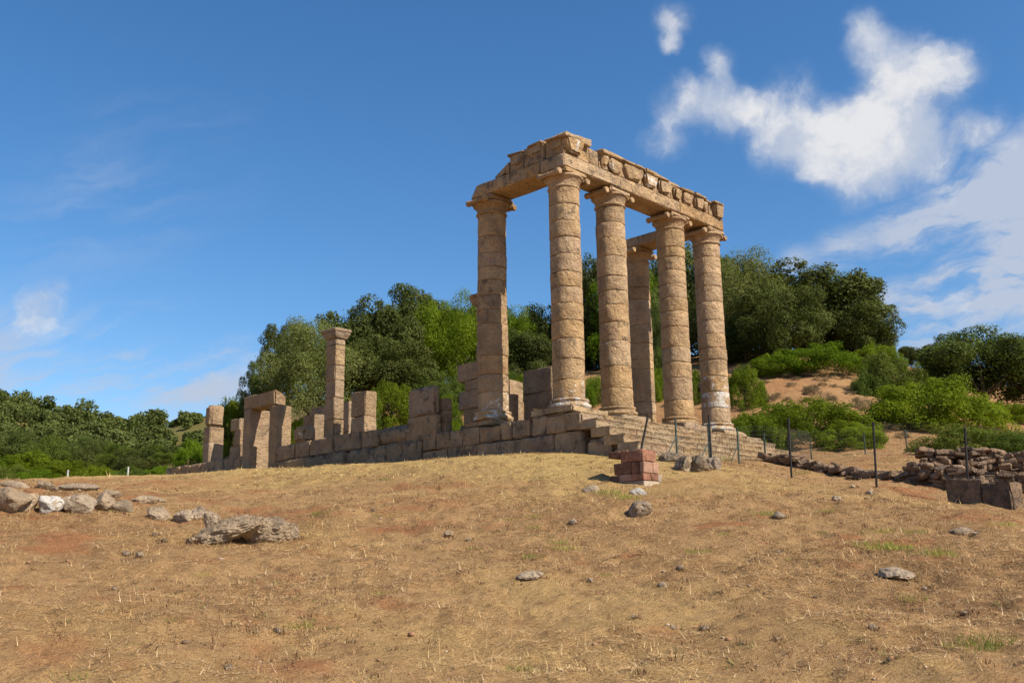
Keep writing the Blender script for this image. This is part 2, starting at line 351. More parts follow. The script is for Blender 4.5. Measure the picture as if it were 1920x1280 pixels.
def hgt(x, y, fine=True):
    x = np.asarray(x, float); y = np.asarray(y, float); sh = x.shape; X = x.ravel(); Y = y.ravel()
    out = np.empty(len(X)); P = ctl[:, :2]/CS
    for i in range(0, len(X), 20000):
        a = np.stack([X[i:i+20000], Y[i:i+20000]], 1)/CS
        r = np.sqrt(((a[:, None]-P[None])**2).sum(2)); out[i:i+20000] = _phi(r)@TPS[:-3]+TPS[-3]+a@TPS[-2:]
    u, v = uv(X, Y); rr = np.sqrt(u*u+v*v)
    w = np.clip((rr-200)/120, 0, 1); w = w*w*(3-2*w); far = 10+6*vnoise(X, Y, .004, 3)
    out = np.clip(out, -20, 40)*(1-w)+far*w
    if fine:
        near = np.clip((np.hypot(X-3.8, Y-10)-0)/1.0, 0, 1)
        inside = (X > -1.2) & (X < 9.2) & (Y > -3.2) & (Y < 22.5)
        n = .10*vnoise(X, Y, .35, 1)+.05*vnoise(X, Y, .9, 2)+.04*vnoise(X, Y, 2.3, 4)+.03*vnoise(X, Y, 5.5, 5)+.02*vnoise(X, Y, 9.5, 6)
        dflank = np.clip(np.maximum(np.maximum(-.95-X, X-9.6), np.maximum(-3.4-Y, Y-22.5))/3.0, 0.12, 1)
        out = out+np.where(inside, 0, n*dflank)+.5*vnoise(X, Y, .06, 8)*np.clip((rr-50)/40, 0, 1)
    return out.reshape(sh)
def gz(x, y): return float(hgt(np.array([x]), np.array([y]))[0])
def ground_hit(px, py, d0=5, d1=120):         # first meeting of a pixel's ray with the terrain
    ds = np.linspace(d0, d1, 900); v = ray(px, py); s = ds/math.hypot(v[0], v[1]); P = CAM[None]+v[None]*s[:, None]
    below = P[:, 2] <= hgt(P[:, 0], P[:, 1]); i = int(np.argmax(below))
    return P[i] if below.any() else P[-1]

def axis_pts(lo, hi, segs):
    out = [lo]
    for end, st in segs:
        n = max(1, int(round((end-out[-1])/st))); a = out[-1]; out += [a+(end-a)*(i+1)/n for i in range(n)]
    return np.array(out)
US = axis_pts(-400, 3000, [(-60, 40), (-4, 4), (7, .6), (17, .065), (32, .11), (50, .4), (100, 1.2), (260, 4), (700, 30), (3000, 230)])
VS = axis_pts(-3000, 3000, [(-700, 230), (-200, 30), (-60, 4), (-20, .8), (-13, .25), (14, .085), (20, .25), (60, .8), (200, 4), (700, 30), (3000, 230)])
GU, GV = np.meshgrid(US, VS, indexing='ij'); GX, GY = xy(GU, GV); GZ = hgt(GX, GY)
nu, nv = GU.shape
gv = np.stack([GX, GY, GZ], 2).reshape(-1, 3)
ii = np.arange(nu*nv).reshape(nu, nv)
gq = np.stack([ii[:-1, :-1], ii[:-1, 1:], ii[1:, 1:], ii[1:, :-1]], 2).reshape(-1, 4)[:, ::-1]
def np_mesh(name, V, Q, mat, smooth=True):
    me = bpy.data.meshes.new(name); k = Q.shape[1]
    me.vertices.add(len(V)); me.vertices.foreach_set('co', V.astype(np.float32).ravel())
    me.loops.add(Q.size); me.loops.foreach_set('vertex_index', Q.astype(np.int32).ravel())
    me.polygons.add(len(Q)); me.polygons.foreach_set('loop_start', np.arange(0, Q.size, k, dtype=np.int32)); me.polygons.foreach_set('loop_total', np.full(len(Q), k, dtype=np.int32))
    me.materials.append(mat); me.update(calc_edges=True)
    if smooth: me.shade_smooth()
    return me
def zones(X, Y):
    """yellow = cropped straw by the flank, red = bare earth, green = valley growth (0..1 each)"""
    u, v = uv(X, Y); n = .5*vnoise(X, Y, .25, 21)+.35*vnoise(X, Y, .8, 22)+.25*vnoise(X, Y, 2.4, 23)
    dist = np.hypot(np.maximum(-.8-X, 0), np.maximum(-1.5-Y, 0))
    yel = np.clip(1.25-dist/6.0+n*.6, 0, 1)*(X < 0)
    yel = np.maximum(yel, np.clip(.45*vnoise(X, Y, .18, 30)+.9*n-.15, 0, 1)*.5)
    red = np.clip((.55*vnoise(X, Y, .22, 25)+.5*vnoise(X, Y, .7, 26)+.45*vnoise(X, Y, 2.7, 27)-.10)*2.8, 0, 1)*(1-yel)
    hill = np.clip((u-37)/6, 0, 1); red = np.maximum(red*(1-hill), hill*np.clip(.45+.6*n, .1, .8))
    grn = np.clip((u-55)/30, 0, 1)*np.clip((10-v)/25, 0, 1)
    grn = np.maximum(grn*.75, np.clip((u-110)/30, 0, 1)*np.clip(.55+.7*vnoise(X, Y, .08, 50), .15, .85))
    return yel, red, grn
M_GROUND, tg, bg_, og = new_mat('dry ground')
def _ground_nodes():
    t, bs = tg, bg_
    pos = t.node('ShaderNodeNewGeometry').outputs['Position']; z = t.node('ShaderNodeSeparateColor'); t.l.new(t.attr('zone', 'GEOMETRY', 'Color'), z.inputs[0])
    nA = t.noise(pos, .7, 5, .6); nB = t.noise(pos, 4, 6, .65); nC = t.noise(pos, 18, 6, .7); nD = t.noise(pos, 70, 4, .7)
    mp = t.node('ShaderNodeMapping'); t.l.new(pos, mp.inputs[0]); mp.inputs['Rotation'].default_value = (0, 0, .6); mp.inputs['Scale'].default_value = (1, 5, 1)
    nS = t.noise(mp.outputs[0], 9, 6, .7)
    c = t.mix(t.smooth(nB, .3, .7), (0.46, 0.27, 0.12), (0.60, 0.375, 0.175))
    c = t.mix(t.smooth(nA, .45, .7, 0, .6), c, (0.32, 0.175, 0.085))
    c = t.mix(t.m('MULTIPLY', z.outputs[1], .9), c, (0.45, 0.20, 0.088))
    c = t.mix(t.m('MULTIPLY', z.outputs[0], .9), c, (0.68, 0.48, 0.18))
    c = t.mix(t.smooth(nS, .50, .68, 0, .7), c, (0.16, 0.085, 0.045))
    c = t.mix(t.smooth(t.noise(pos, 2.0, 7, .75), .51, .66, 0, .55), c, (0.23, 0.115, 0.058))
    c = t.mix(t.smooth(nC, .55, .75, 0, .6), c, (0.75, 0.53, 0.27))
    c = t.mix(t.smooth(nD, .34, .55, .5, 0), c, (0.15, 0.085, 0.05))
    c = t.mix(z.outputs[2], c, (0.07, 0.10, 0.025))
    t.l.new(c, bs.inputs['Base Color']); bs.inputs['Roughness'].default_value = 1.0; bs.inputs['Specular IOR Level'].default_value = .05
    b1 = bump(t, bs, t.m('ADD', nC, t.m('MULTIPLY', nS, .9)), .085); bump(t, bs, nD, .03, .9, b1)
_ground_nodes()
gm = np_mesh('ground', gv, gq, M_GROUND)
def color_attr(me, name, rgb):
    a = me.color_attributes.new(name, 'FLOAT_COLOR', 'POINT'); a.data.foreach_set('color', np.hstack([rgb, np.ones((len(rgb), 1))]).astype(np.float32).ravel())
zy, zr, zg = zones(gv[:, 0], gv[:, 1]); color_attr(gm, 'zone', np.stack([zy, zr, zg], 1))
go = bpy.data.objects.new('ground', gm); COL.objects.link(go); tag(go, 'dry tan slope rising to the temple and the hills behind', kind='structure')

# ------------------------------------------------------------------ temple: podium and stair
X_, Y_ = 0, 1
pod = thing('temple_podium', 'long low podium of weathered ashlar blocks carrying the columns', 'podium', (3.8, 10, -1.6))
def row(ys, x0, x1, z0, z1, **kw):
    for a, b in zip(ys[:-1], ys[1:]):
        k = dict(r=.035, amp=.035, jit=.022, chip=.11, lichen=.8, step=.16); k.update(kw)
        dx = random.uniform(-.03, .03); dz = random.uniform(-.02, .02)
        block('block', (x0+dx, a, z0), (x1, b, z1+dz), M_WALL, pod, white=random.choice([0, 0, 0, .3, .45]), **k)
row([-1.08, -.54, .21, .76, 1.53, 1.98, 2.9, 3.59, 4.17, 4.78, 5.4], -.8, .15, -1.08, -.58)
row([-1.08, -.08, 1.42, 2.91, 4.22, 5.42], -.82, .15, -1.9, -1.08)
row([7.7, 8.6, 10.09, 11.53, 12.46, 13.64], -.78, -.1, -.72, -.15)
block('block', (-.78, 5.62, -.72), (-.1, 7.7, -.12), M_WALL, pod, r=.2, amp=.04, jit=.05, chip=.12, lichen=.9, white=.4)
row([5.42, 7.1, 9.3, 11.2, 13.66], -.9, .1, -1.75, -.72, r=.1, amp=.05, nmax=12)
row([16.02, 16.6, 17.41, 18.37, 19.2, 19.97, 20.8, 21.66, 22.1], -.8, .1, -1.4, -.33, r=.06)
block('threshold', (-.8, 13.66, -1.4), (.3, 16.02, -.93), M_WALL, pod, lichen=.6)
for i in range(5):
    for j in range(12):
        x0 = .15+i*1.68; y0 = -.5+j*1.9
        if x0+1.68 > 8.6: continue
        block('paving_slab', (x0, y0, -1.6), (x0+1.68, y0+1.9, -.60-(.1 if y0 > 5 else 0)), M_WALL, pod, r=.03, amp=.01, jit=.01, lichen=.5, step=.8)
for j, (a, b) in enumerate(zip([-1.0, 1.2, 3.6, 6, 8.6, 11, 13.5, 16, 18.6, 21], [1.2, 3.6, 6, 8.6, 11, 13.5, 16, 18.6, 21, 22.1])):
    block('block', (8.3, a, -1.6), (9.0, b, -.58), M_WALL, pod, lichen=.6, chip=.05)
stair = thing('front_stair', 'broad flight of worn stone steps along the temple front', 'stairs', (3.9, -2.2, -1.75))
for i, (top, y) in enumerate([(-.56, -1.08), (-.80, -1.62), (-1.05, -2.07), (-1.30, -2.52), (-1.55, -3.0)]):
    x = -.8; n = 0
    while x < 8.6-.05:
        w = random.choice([.8, 1.0, 1.2, 1.5]); w = w if x+w < 8.35 else 8.6-x
        sb = block('step_block', (x+(.0 if n else random.uniform(-.04, .03)), y+random.uniform(-.005, .005), top-.27 if i < 4 else top-.5), (x+w, y+.72, top+random.uniform(-.006, .003)), M_STEP, stair,
              r=.015, amp=.012, jit=.006, chip=.04, lichen=.6, white=.2, gap=.002, step=.06, nmax=8)
        zt = max(v.co.z for v in sb.data.vertices); yf = min(v.co.y for v in sb.data.vertices)
        for v in sb.data.vertices:
            if v.co.z < zt-.075 and v.co.y < yf+.12: v.co.y += .05
        x += w; n += 1
for a in [(-.78, -2.95, -2.1, .2, -2.1, -1.58), (-.74, -2.1, -2.1, .3, -1.1, -1.3)]:
    block('foundation_block', a[:3], a[3:], M_WALL, stair, r=.1, amp=.06, jit=.06, chip=.15, lichen=.8)

# ------------------------------------------------------------------ columns
XC = [0, 2.195, 5.421, 7.616]; YS = 3.046
def column(x, y, joints, label, white_drums=(), base_white=.2, plinth=(.72, .72), seed=0):
    c = thing('column', label, 'column', (x, y, -.56), 'standing portico columns')
    block('plinth', (x-plinth[0], y-plinth[1], -.575), (x+plinth[0], y+plinth[1], -.33), M_STEP, c, r=.05, amp=.05, jit=.04, chip=.2, step=.14, nmax=10, lichen=.7, white=.2)
    prof = [(.50, -.335), (.585, -.325), (.615, -.275), (.605, -.225), (.56, -.195), (.535, -.18), (.53, -.155), (.55, -.135), (.565, -.10), (.545, -.065), (.50, -.05), (.47, -.045)]
    V, F = lathe_geo([(r, z+.19) for r, z in prof], 44, .018, seed+3, chip=.05)
    o = link_mesh('base', V, F, M_COL, c, (x, y, -.19)); o['white'] = base_white; o['lichen'] = .45
    js = sorted(joints); js[0] = -.05; js[-1] = 6.22
    for k, (a, b) in enumerate(zip(js[:-1], js[1:])):
        rs = random.Random(seed*31+k); ra, rb = .472-.016*(a/6.2), .472-.016*(b/6.2)
        d = rs.uniform(-.008, .008); h = b-a; mid = (a+b)/2; e = rs.uniform(.006, .016)
        zs = [-h/2+.003, -h/2+.012, -h/2+.035]+[-h/2+.035+(h-.07)*i/5 for i in range(1, 5)]+[h/2-.035, h/2-.012, h/2-.003]
        pr = []
        for i, z in enumerate(zs):
            t = (z+h/2)/h; r = ra+(rb-ra)*t+d
            if i in (0, len(zs)-1): r -= e
            elif i in (1, len(zs)-2): r -= e*.3
            pr.append((r, z))
        V, F = lathe_geo(pr, 44, .012, seed*5.1+k*1.9, chip=.05)
        o = link_mesh('drum', V, F, M_COL, c, (x+rs.uniform(-.008, .008), y+rs.uniform(-.008, .008), mid))
        o['white'] = float(dict(white_drums).get(k, 0.0)); o['lichen'] = rs.choice([.25, .4, .5, .6, .8])
    cp_ = [(.452, 6.205), (.485, 6.225), (.495, 6.25), (.485, 6.275), (.455, 6.29), (.458, 6.36), (.485, 6.43), (.535, 6.50), (.555, 6.525), (.585, 6.545), (.59, 6.58), (.57, 6.61), (.50, 6.63)]
    V, F = lathe_geo([(r, z-6.4) for r, z in cp_], 44, .014, seed+8, chip=.03)
    cap = link_mesh('capital', V, F, M_COL, c, (x, y, 6.4)); cap['white'] = .1; cap['lichen'] = .5
    o = block('abacus', (x-.50, y-.50, 6.606), (x+.50, y+.50, 6.776), M_COL, cap, r=.05, amp=.03, jit=.03, chip=.14, lichen=.7, white=.15, gap=0)
    for s in (-1, 1):
        prf = [(.03, -.46), (.085, -.455), (.1, -.43), (.1, -.36), (.075, -.3), (.062, -.1), (.062, .1), (.075, .3), (.1, .36), (.1, .43), (.085, .455), (.03, .46)]
        V, F = lathe_geo(prf, 18, .006, seed+s)
        V = [(v[0], v[2]*.95, v[1]) for v in V]; F = [f[::-1] for f in F]
        o = link_mesh('volute', V, F, M_COL, cap, (x+s*.64, y, 6.59)); o['white'] = .0; o['lichen'] = .5
        V, F = block_geo([.1, .36, .05], .02, .01, .01, seed+s)
        V = [(v[0], v[1], v[2]) for v in V]
        o = link_mesh('volute_web', V, F, M_COL, cap, (x+s*.58, y, 6.615)); o['white'] = .0; o['lichen'] = .5
    return c
column(XC[0], 0, [-.04, .48, 1.08, 1.66, 2.19, 2.7, 3.19, 3.64, 4.17, 4.69, 5.19, 5.71, 6.22], 'corner column with white crusted base where the flank wall meets the steps', {0: .7}, .9, (.8, .8), 1)
column(XC[1], 0, [-.08, .49, 1.16, 1.93, 2.51, 3.05, 3.5, 3.96, 4.58, 5.16, 5.67, 6.22], 'front column next to the white based corner column, reddish lowest drum', {}, .2, (.74, .72), 2)
column(XC[2], 0, [-.07, .48, 1.2, 1.72, 2.21, 2.9, 3.41, 3.86, 4.34, 4.8, 5.26, 5.59, 6.17], 'front column between the reddish footed one and the lichen patched end one', {}, .3, (.74, .72), 3)
column(XC[3], 0, [-.05, .45, .99, 1.53, 2.1, 2.51, 3.0, 3.48, 4.12, 4.68, 5.12, 5.74, 6.22], 'end column with white lichen patches on its lower drums', {0: .2, 1: .82, 2: .74, 3: .45}, .85, (.74, .72), 4)
column(0, YS, [-.11, .51, 1.07, 1.64, 2.65, 3.09, 3.55, 4.05, 4.46, 4.91, 5.47, 6.24], 'mostly shaded column behind the corner column on the flank wall', {0: .65, 2: .5, 9: .3}, .75, (.63, .63), 5)
column(XC[3], YS, [-.05, .59, 1.02, 2.22, 2.56, 3.18, 3.86, 4.81, 5.29, 5.67, 6.23], 'column behind the front row, partly hidden, under the bare beam', {}, .3, (.74, .72), 6)

# ------------------------------------------------------------------ entablature
ent = thing('entablature', 'broken stone beam and frieze resting on the six columns', 'entablature', (3.8, 1.2, 6.78))
def arch(lo, hi, **kw): return block('architrave_block', lo, hi, M_COL, ent, r=.03, amp=.015, jit=.008, chip=.05, lichen=.85, white=.1, gap=.004, **kw)
arch((-.5, -.47, 6.78), (2.2, .47, 7.2)); arch((2.2, -.47, 6.78), (5.42, .47, 7.2)); arch((5.42, -.47, 6.78), (8.1, .47, 7.2))
o = arch((-.5, .474, 6.78), (.47, 3.48, 7.2), nmax=12)
for v in o.data.vertices:                       # broken, sloping far end
    t = (v.co.y+1.5)/3.0
    if t > .9: v.co.y -= max(0, (v.co.z+.15))*.75*(t-.9)/.1
arch((XC[3]-.47, .474, 6.78), (XC[3]+.48, 3.5, 7.16))
def frieze(lo, hi, **kw):
    k = dict(r=.03, amp=.03, jit=.012, chip=.08, lichen=.85, white=.2); k.update(kw)
    return block('frieze_block', lo, hi, M_COL, ent, gap=.004, **k)
def taper(o, axis, amt, lowcut=0.0):
    hs = max(abs(v.co.z) for v in o.data.vertices)
    for v in o.data.vertices:
        t = (v.co.z/hs+1)/2
        s = 1-amt*(1-t)**2
        if axis == 0: v.co.x *= s
        else: v.co.y *= s
        if lowcut:
            k = (v.co.x if axis == 1 else v.co.y)
            if k < 0: v.co[1-axis] += lowcut*(1-t)
fr = [(-.40, .78), (.78, 1.22), (1.22, 3.39), (3.39, 5.0), (5.0, 7.25), (7.25, 8.02)]
tops = [7.78, 7.74, 7.76, 7.74, 7.72, 7.74]
FB = [frieze((a, -.40, 7.205), (b, .36, z)) for (a, b), z in zip(fr, tops)]
def parent_of(x):
    for (a, b), o in zip(fr, FB):
        if a <= x <= b: return o
    return FB[0]
for a, b, z0, z1, dp, w in [(-.46, .40, 7.27, 7.76, .2, .74), (1.25, 1.60, 7.28, 7.70, .15, .6), (1.63, 2.27, 7.2, 7.66, .19, .68), (2.32, 3.36, 7.22, 7.68, .21, .35), (3.42, 4.14, 7.22, 7.68, .2, .8), (4.18, 4.92, 7.23, 7.66, .19, .3),
                      (5.08, 5.55, 7.2, 7.62, .14, .15), (5.62, 6.2, 7.2, 7.60, .16, .2), (6.27, 6.8, 7.19, 7.62, .19, .1), (6.82, 7.12, 7.24, 7.6, .15, .1), (7.48, 8.05, 7.16, 7.68, .22, .2)]:
    o = block('console', (a, -.40-dp, z0), (b, -.34, z1), M_COL, parent_of((a+b)/2), r=.06, amp=.04, jit=.035, chip=.13, white=w, lichen=.65, step=.1, nmax=9)
    taper(o, 0, .5, .06)
for a, b, z0, z1, y in [(1.22, 3.38, 7.66, 7.80, -.61), (3.40, 4.75, 7.66, 7.78, -.60), (4.76, 5.42, 7.64, 7.76, -.52), (5.43, 6.25, 7.62, 7.75, -.55), (6.26, 6.95, 7.62, 7.75, -.61), (6.96, 7.39, 7.63, 7.73, -.5), (7.40, 8.08, 7.64, 7.77, -.60)]:
    block('cornice_slab', (a, y, z0), (b, -.1, z1), M_COL, parent_of((a+b)/2), r=.035, amp=.03, jit=.03, chip=.1, lichen=.8, white=.3)
block('cornice_slab', (-.53, -.58, 7.70), (.70, .28, 7.86), M_COL, FB[0], r=.08, amp=.06, jit=.06, chip=.25, lichen=.7, white=.45)
f1 = frieze((-.42, .366, 7.205), (.36, 1.2, 7.82)); f2 = frieze((-.42, 1.2, 7.205), (.36, 1.82, 7.76))
f3 = frieze((-.42, 1.825, 7.205), (.34, 2.46, 7.66), amp=.03)
for v in f3.data.vertices:
    t = (v.co.y+.33)/.66
    if v.co.z > 0: v.co.z -= max(0, t)*.36
    if t > .8: v.co.z = min(v.co.z, -.06)
for a, b, z0, z1, p in [(.42, 1.08, 7.50, 7.83, f1), (1.25, 1.8, 7.44, 7.78, f2), (-.34, .12, 7.42, 7.78, FB[0])]:
    o = block('console', (-.475, a, z0), (-.36, b, z1), M_COL, p, r=.07, amp=.03, jit=.03, chip=.1, lichen=.6, white=.15, step=.1); taper(o, 1, .4)
for a, b, z in [(.40, 1.02, 7.88), (1.22, 1.84, 7.83)]:
    block('cornice_slab', (-.50, a, z-.09), (-.05, b, z), M_COL, f1 if a < 1 else f2, r=.03, amp=.03, jit=.03, chip=.1, lichen=.6, white=.7)
block('cap_stone', (-.1, 2.62, 7.205), (.44, 3.3, 7.29), M_COL, ent, r=.03, amp=.02, jit=.03, chip=.1, lichen=.6)

# ------------------------------------------------------------------ doorway, pillars and loose ashlars of the cella
door = thing('stone_doorway', 'free standing doorway of two tall jambs under a rough lintel', 'doorway', (-.3, 14.8, -.93))
block('jamb', (-.8, 15.54, -.98), (.15, 16.02, 1.48), M_WALL, door, r=.03, jit=.015, chip=.04, lichen=.35)
block('jamb', (-.8, 13.67, -.98), (-.12, 14.16, 1.40), M_WALL, door, r=.03, jit=.015, chip=.04, lichen=.3)
o = block('lintel', (-.8, 13.84, 1.42), (-.28, 16.08, 1.98), M_WALL, door, r=.04, amp=.04, jit=.03, chip=.1, lichen=.55, white=.15, nmax=10)
for v in o.data.vertices:
    if v.co.z > 0 and v.co.x > -.1: v.co.z -= (v.co.x+.1)*.5
def stack(name, label, x0, x1, y0, y1, zs, cat='pillar', group=None, mat=None, offs=None, **kw):
    t = thing(name, label, cat, ((x0+x1)/2, (y0+y1)/2, zs[0]), group)
    for i, (a, b) in enumerate(zip(zs[:-1], zs[1:])):
        d = offs[i] if offs else (0, 0, 0, 0)
        k = dict(r=.022, amp=.02, jit=.012, chip=.06, lichen=.55, white=.2, gap=.002, step=.16); k.update(kw)
        if i == len(zs)-2 and k.pop('roundtop', False): k['r'] = .12; k['chip'] = .15
        k.pop('roundtop', None)
        block('block', (x0+d[0], y0+d[1], a), (x1+d[2], y1+d[3], b), mat or M_WALL, t, **k)
    return t
def pillar_cap(t, x0, x1, y0, y1, z):
    o = block('capital', (x0-.14, y0-.14, z), (x1+.14, y1+.14, z+.24), M_WALL, t, r=.02, amp=.01, jit=.01, lichen=.7, chip=.03)
    for v in o.data.vertices:
        if v.co.z < .0:
            s = .72 + .28*max(0, (v.co.z+.12)/.12); v.co.x *= s; v.co.y *= s
    block('abacus', (x0-.16, y0-.16, z+.24), (x1+.16, y1+.16, z+.36), M_WALL, t, r=.02, amp=.01, jit=.01, lichen=.8, chip=.04)
p = stack('square_pillar', 'slender square pillar with flaring capital, standing alone above the flank wall', -.45, -.02, 10.56, 11.14, [-.7, -.13, .55, 1.33, 1.96, 2.51, 3.25, 3.48], lichen=.3, white=.45, chip=.07)
pillar_cap(p, -.45, -.02, 10.56, 11.14, 3.48)
stack('block_stack', 'two block pier beside the slender square pillar', -.45, .06, 8.8, 9.6, [-.7, -.1, .47, 1.34], 'stone pier', lichen=.45)
stack('block_stack', 'wide dark pier of two blocks at the end of the raised flank course', -.76, -.5, 4.86, 6.22, [-.7, .04, .97], 'stone pier', lichen=.8, white=.2, offs=[(0, 0, 0, 0), (.02, .03, 0, -.03)], roundtop=True)
stack('block_stack', 'narrow sunlit pier of small blocks behind the wide dark pier', -.42, -.12, 4.75, 5.2, [-.6, -.2, .2, .58], 'stone pier', lichen=.3)
stack('stone_block', 'low rounded ashlar on the flank wall beside the doorway', -.7, -.14, 11.98, 12.76, [-.14, .47], 'stone block', lichen=.5, white=.6, roundtop=True)
stack('block_stack', 'three block pier with rounded lichen covered top near the far wall end', -.4, .25, 19.2, 19.72, [-.4, .54, 1.2, 2.12], 'stone pier', lichen=.5, white=.35, roundtop=True)
t = stack('block_stack', 'top heavy stack of blocks just beyond the doorway', .0, .5, 17.8, 18.27, [-.4, .28, .92, 1.4], 'stone pier', lichen=.5, offs=[(0, -.4, 0, 0), (0, -.3, 0, -.25), (0, -.2, 0, .02)])
t = stack('block_stack', 'crooked stack of projecting blocks carrying a pillar beside the shaded flank column', .02, .5, 3.62, 4.62, [-.58, -.3, .2, .78, 1.12, 1.66], 'stone pier', lichen=.6,
      offs=[(0, 0, 0, -.05), (0, 0, 0, -.2), (0, 0, 0, .02), (0, 0, 0, -.28), (0, 0, 0, .08)])
for a, b in [(1.66, 2.3), (2.3, 2.9), (2.9, 3.45)]: block('block', (.02, 3.58, a), (.47, 3.84, b), M_WALL, t, lichen=.3, white=.5, chip=.07)
pillar_cap(t, .02, .47, 3.58, 3.84, 3.45)
def slab_px(label, axis, k, pxs, pys, depth, n=1, zlo=-.7, **kw):
    a = on_plane(pxs[0], pys, axis, k); b = on_plane(pxs[1], pys, axis, k); zt = (a[2]+b[2])/2
    zs = [zlo]+[zlo+(zt-zlo)*(i+1)/n for i in range(n)] if n > 1 else [zlo, zt]
    if axis == 0: return stack('block_stack' if n > 1 else 'stone_block', label, k, k+depth, min(a[1], b[1]), max(a[1], b[1]), zs, 'stone pier' if n > 1 else 'stone block', **kw)
    return stack('block_stack' if n > 1 else 'stone_block', label, min(a[0], b[0]), max(a[0], b[0]), k, k+depth, zs, 'stone pier' if n > 1 else 'stone block', **kw)
slab_px('upright pale slab standing between the shaded column and the dark pier', 1, 4.9, (956, 981), 714, .4, lichen=.2)
slab_px('dark three block pier standing inside between flank and corner columns', 0, 2.6, (980, 1034), 691, .6, 3, lichen=.7)
slab_px('dark wall block behind the slender square pillar', 0, 1.8, (583, 655), 759, .5, 2, lichen=.7)
slab_px('small squared block behind the low rounded ashlar', 0, .9, (569, 589), 777, .5, 1, lichen=.4)

# ------------------------------------------------------------------ terracotta block pier
bp = ground_hit(1208, 913); bx, by, bz = bp
pier = thing('terracotta_pier', 'short pier of stacked red terracotta blocks on a cement foot', 'brick pier', (bx+.28, by+.4, bz))
def tb(lo, hi, m, name='brick', r=.012): block(name, (bx+lo[0], by+lo[1], bz+lo[2]), (bx+hi[0], by+hi[1], bz+hi[2]), m, pier, r=r, amp=.006, jit=.006, gap=.004, step=.2, chip=.015)
tb((.01, .01, -.25), (.60, .86, .15), M_MORT, 'cement_foot')
zc = [.15, .30, .55, .81]
for (y0, y1), m in zip([(0, .33), (.33, .66), (.66, .92)], [M_BRICK, M_BRICK2, M_BRICK]): tb((0, y0, zc[0]), (.26, y1, zc[1]), m)
tb((.26, 0, zc[0]), (.52, .4, zc[1]), M_BRICK); tb((.52, .0, zc[0]-.03), (.66, .4, zc[1]), M_MORT)
for (y0, y1), m in zip([(0, .12), (.12, .34), (.34, .80)], [M_BRICK2, M_BRICK, M_BRICK]): tb((.01, y0, zc[1]), (.34, y1, zc[2]), m)
tb((.34, .0, zc[1]), (.56, .4, zc[2]), M_BRICK2)
for y0, y1 in [(0.01, .40), (.40, .62), (.62, .95)]: tb((.02, y0, zc[2]+(.12 if y0 > .6 else 0)), (.14 if y0 == .01 else .4, y1, zc[3]), M_BRICK)
tb((.14, .02, zc[2]), (.5, .40, zc[3]), M_BRICK)
tb((.05, .02, zc[3]-.02), (.48, .8, zc[3]+.012), M_MORT, 'mortar_cap')

# ------------------------------------------------------------------ metal posts and fence
def post_geo(h, r=.024, lean=(0, 0)): return tube_geo([(0, 0, -.3), (0, 0, 0), (lean[0]*h, lean[1]*h, h)], [r, r, r], 8)
for k, (px, py, top, lab) in enumerate([(1335, 879, 778, 'tall dark metal post in front of the steps by the rocks'), (1484, 896, 784, 'tall dark metal post between the steps and the rubble line'),
                             (1643, 915, 792, 'tall dark metal post in front of the long rubble line'), (1815, 941, 802, 'tall dark metal post in front of the squared ashlar wall')]):
    P = ground_hit(px, py); d = math.hypot(P[0]-CAM[0], P[1]-CAM[1]); T = at_range(px-6, top, d)
    t = thing('metal_post', lab, 'post', (P[0], P[1], P[2]), 'tall metal posts')
    V, F = tube_geo([(0, 0, -.3), tuple(np.array(T)-P)], [.026, .026], 8); link_mesh('shaft', V, F, M_POST, t, tuple(P))
    V, F = tube_geo([(0, 0, -.012), (0, 0, .012)], [.031, .028], 8); link_mesh('cap', V, F, M_POST, t, tuple(T))
P = ground_hit(1196, 880, 22, 60); d = math.hypot(P[0]-CAM[0], P[1]-CAM[1]); d = min(d, 25); P = np.array(at_range(1190, 870, d)); P[2] = gz(P[0], P[1]); T = at_range(1215, 779, d)
t = thing('metal_post', 'leaning dark metal post behind the terracotta pier', 'post', tuple(P))
V, F = tube_geo([(0, 0, -.2), tuple(np.array(T)-P)], [.026, .026], 8); link_mesh('shaft', V, F, M_POST, t, tuple(P))
V, F = tube_geo([(0, 0, -.01), (0, 0, .012)], [.031, .028], 8); link_mesh('cap', V, F, M_POST, t, tuple(T))
fence = None; fp = []
for px, top, yk in [(1266, 784, -3.6), (1327, 794, -3.7), (1382, 803, -3.7), (1432, 811, -3.7), (1478, 817, -3.6), (1519, 826, None), (1621, 833, None), (1700, 836, None), (1790, 842, None)]:
    if yk is not None: Q = on_plane(px, 850, 1, yk); d = math.hypot(Q[0]-CAM[0], Q[1]-CAM[1])
    else: d = {1519: 37, 1621: 38, 1700: 38, 1790: 38}[px]
    Q = at_range(px, top, d); fp.append((Q[0], Q[1], gz(Q[0], Q[1]), Q[2]))
fence = thing('wire_fence', 'low green wire mesh fence with thin posts along the foot of the steps', 'fence', (fp[0][0], fp[0][1], fp[0][2]))
for i, (x, y, z, T) in enumerate(fp):
    V, F = tube_geo([(0, 0, -.25), (0, 0, max(.8, T-z))], [.024, .024], 8); link_mesh('post', V, F, M_GREEN, fence, (x, y, z))
    if i in (0, 1, 2):
        V, F = tube_geo([(-.5, -.05, .02), (-.02, 0, .5)], [.014, .014], 6); link_mesh('brace', V, F, M_GREEN, fence, (x, y, z))
parts = []
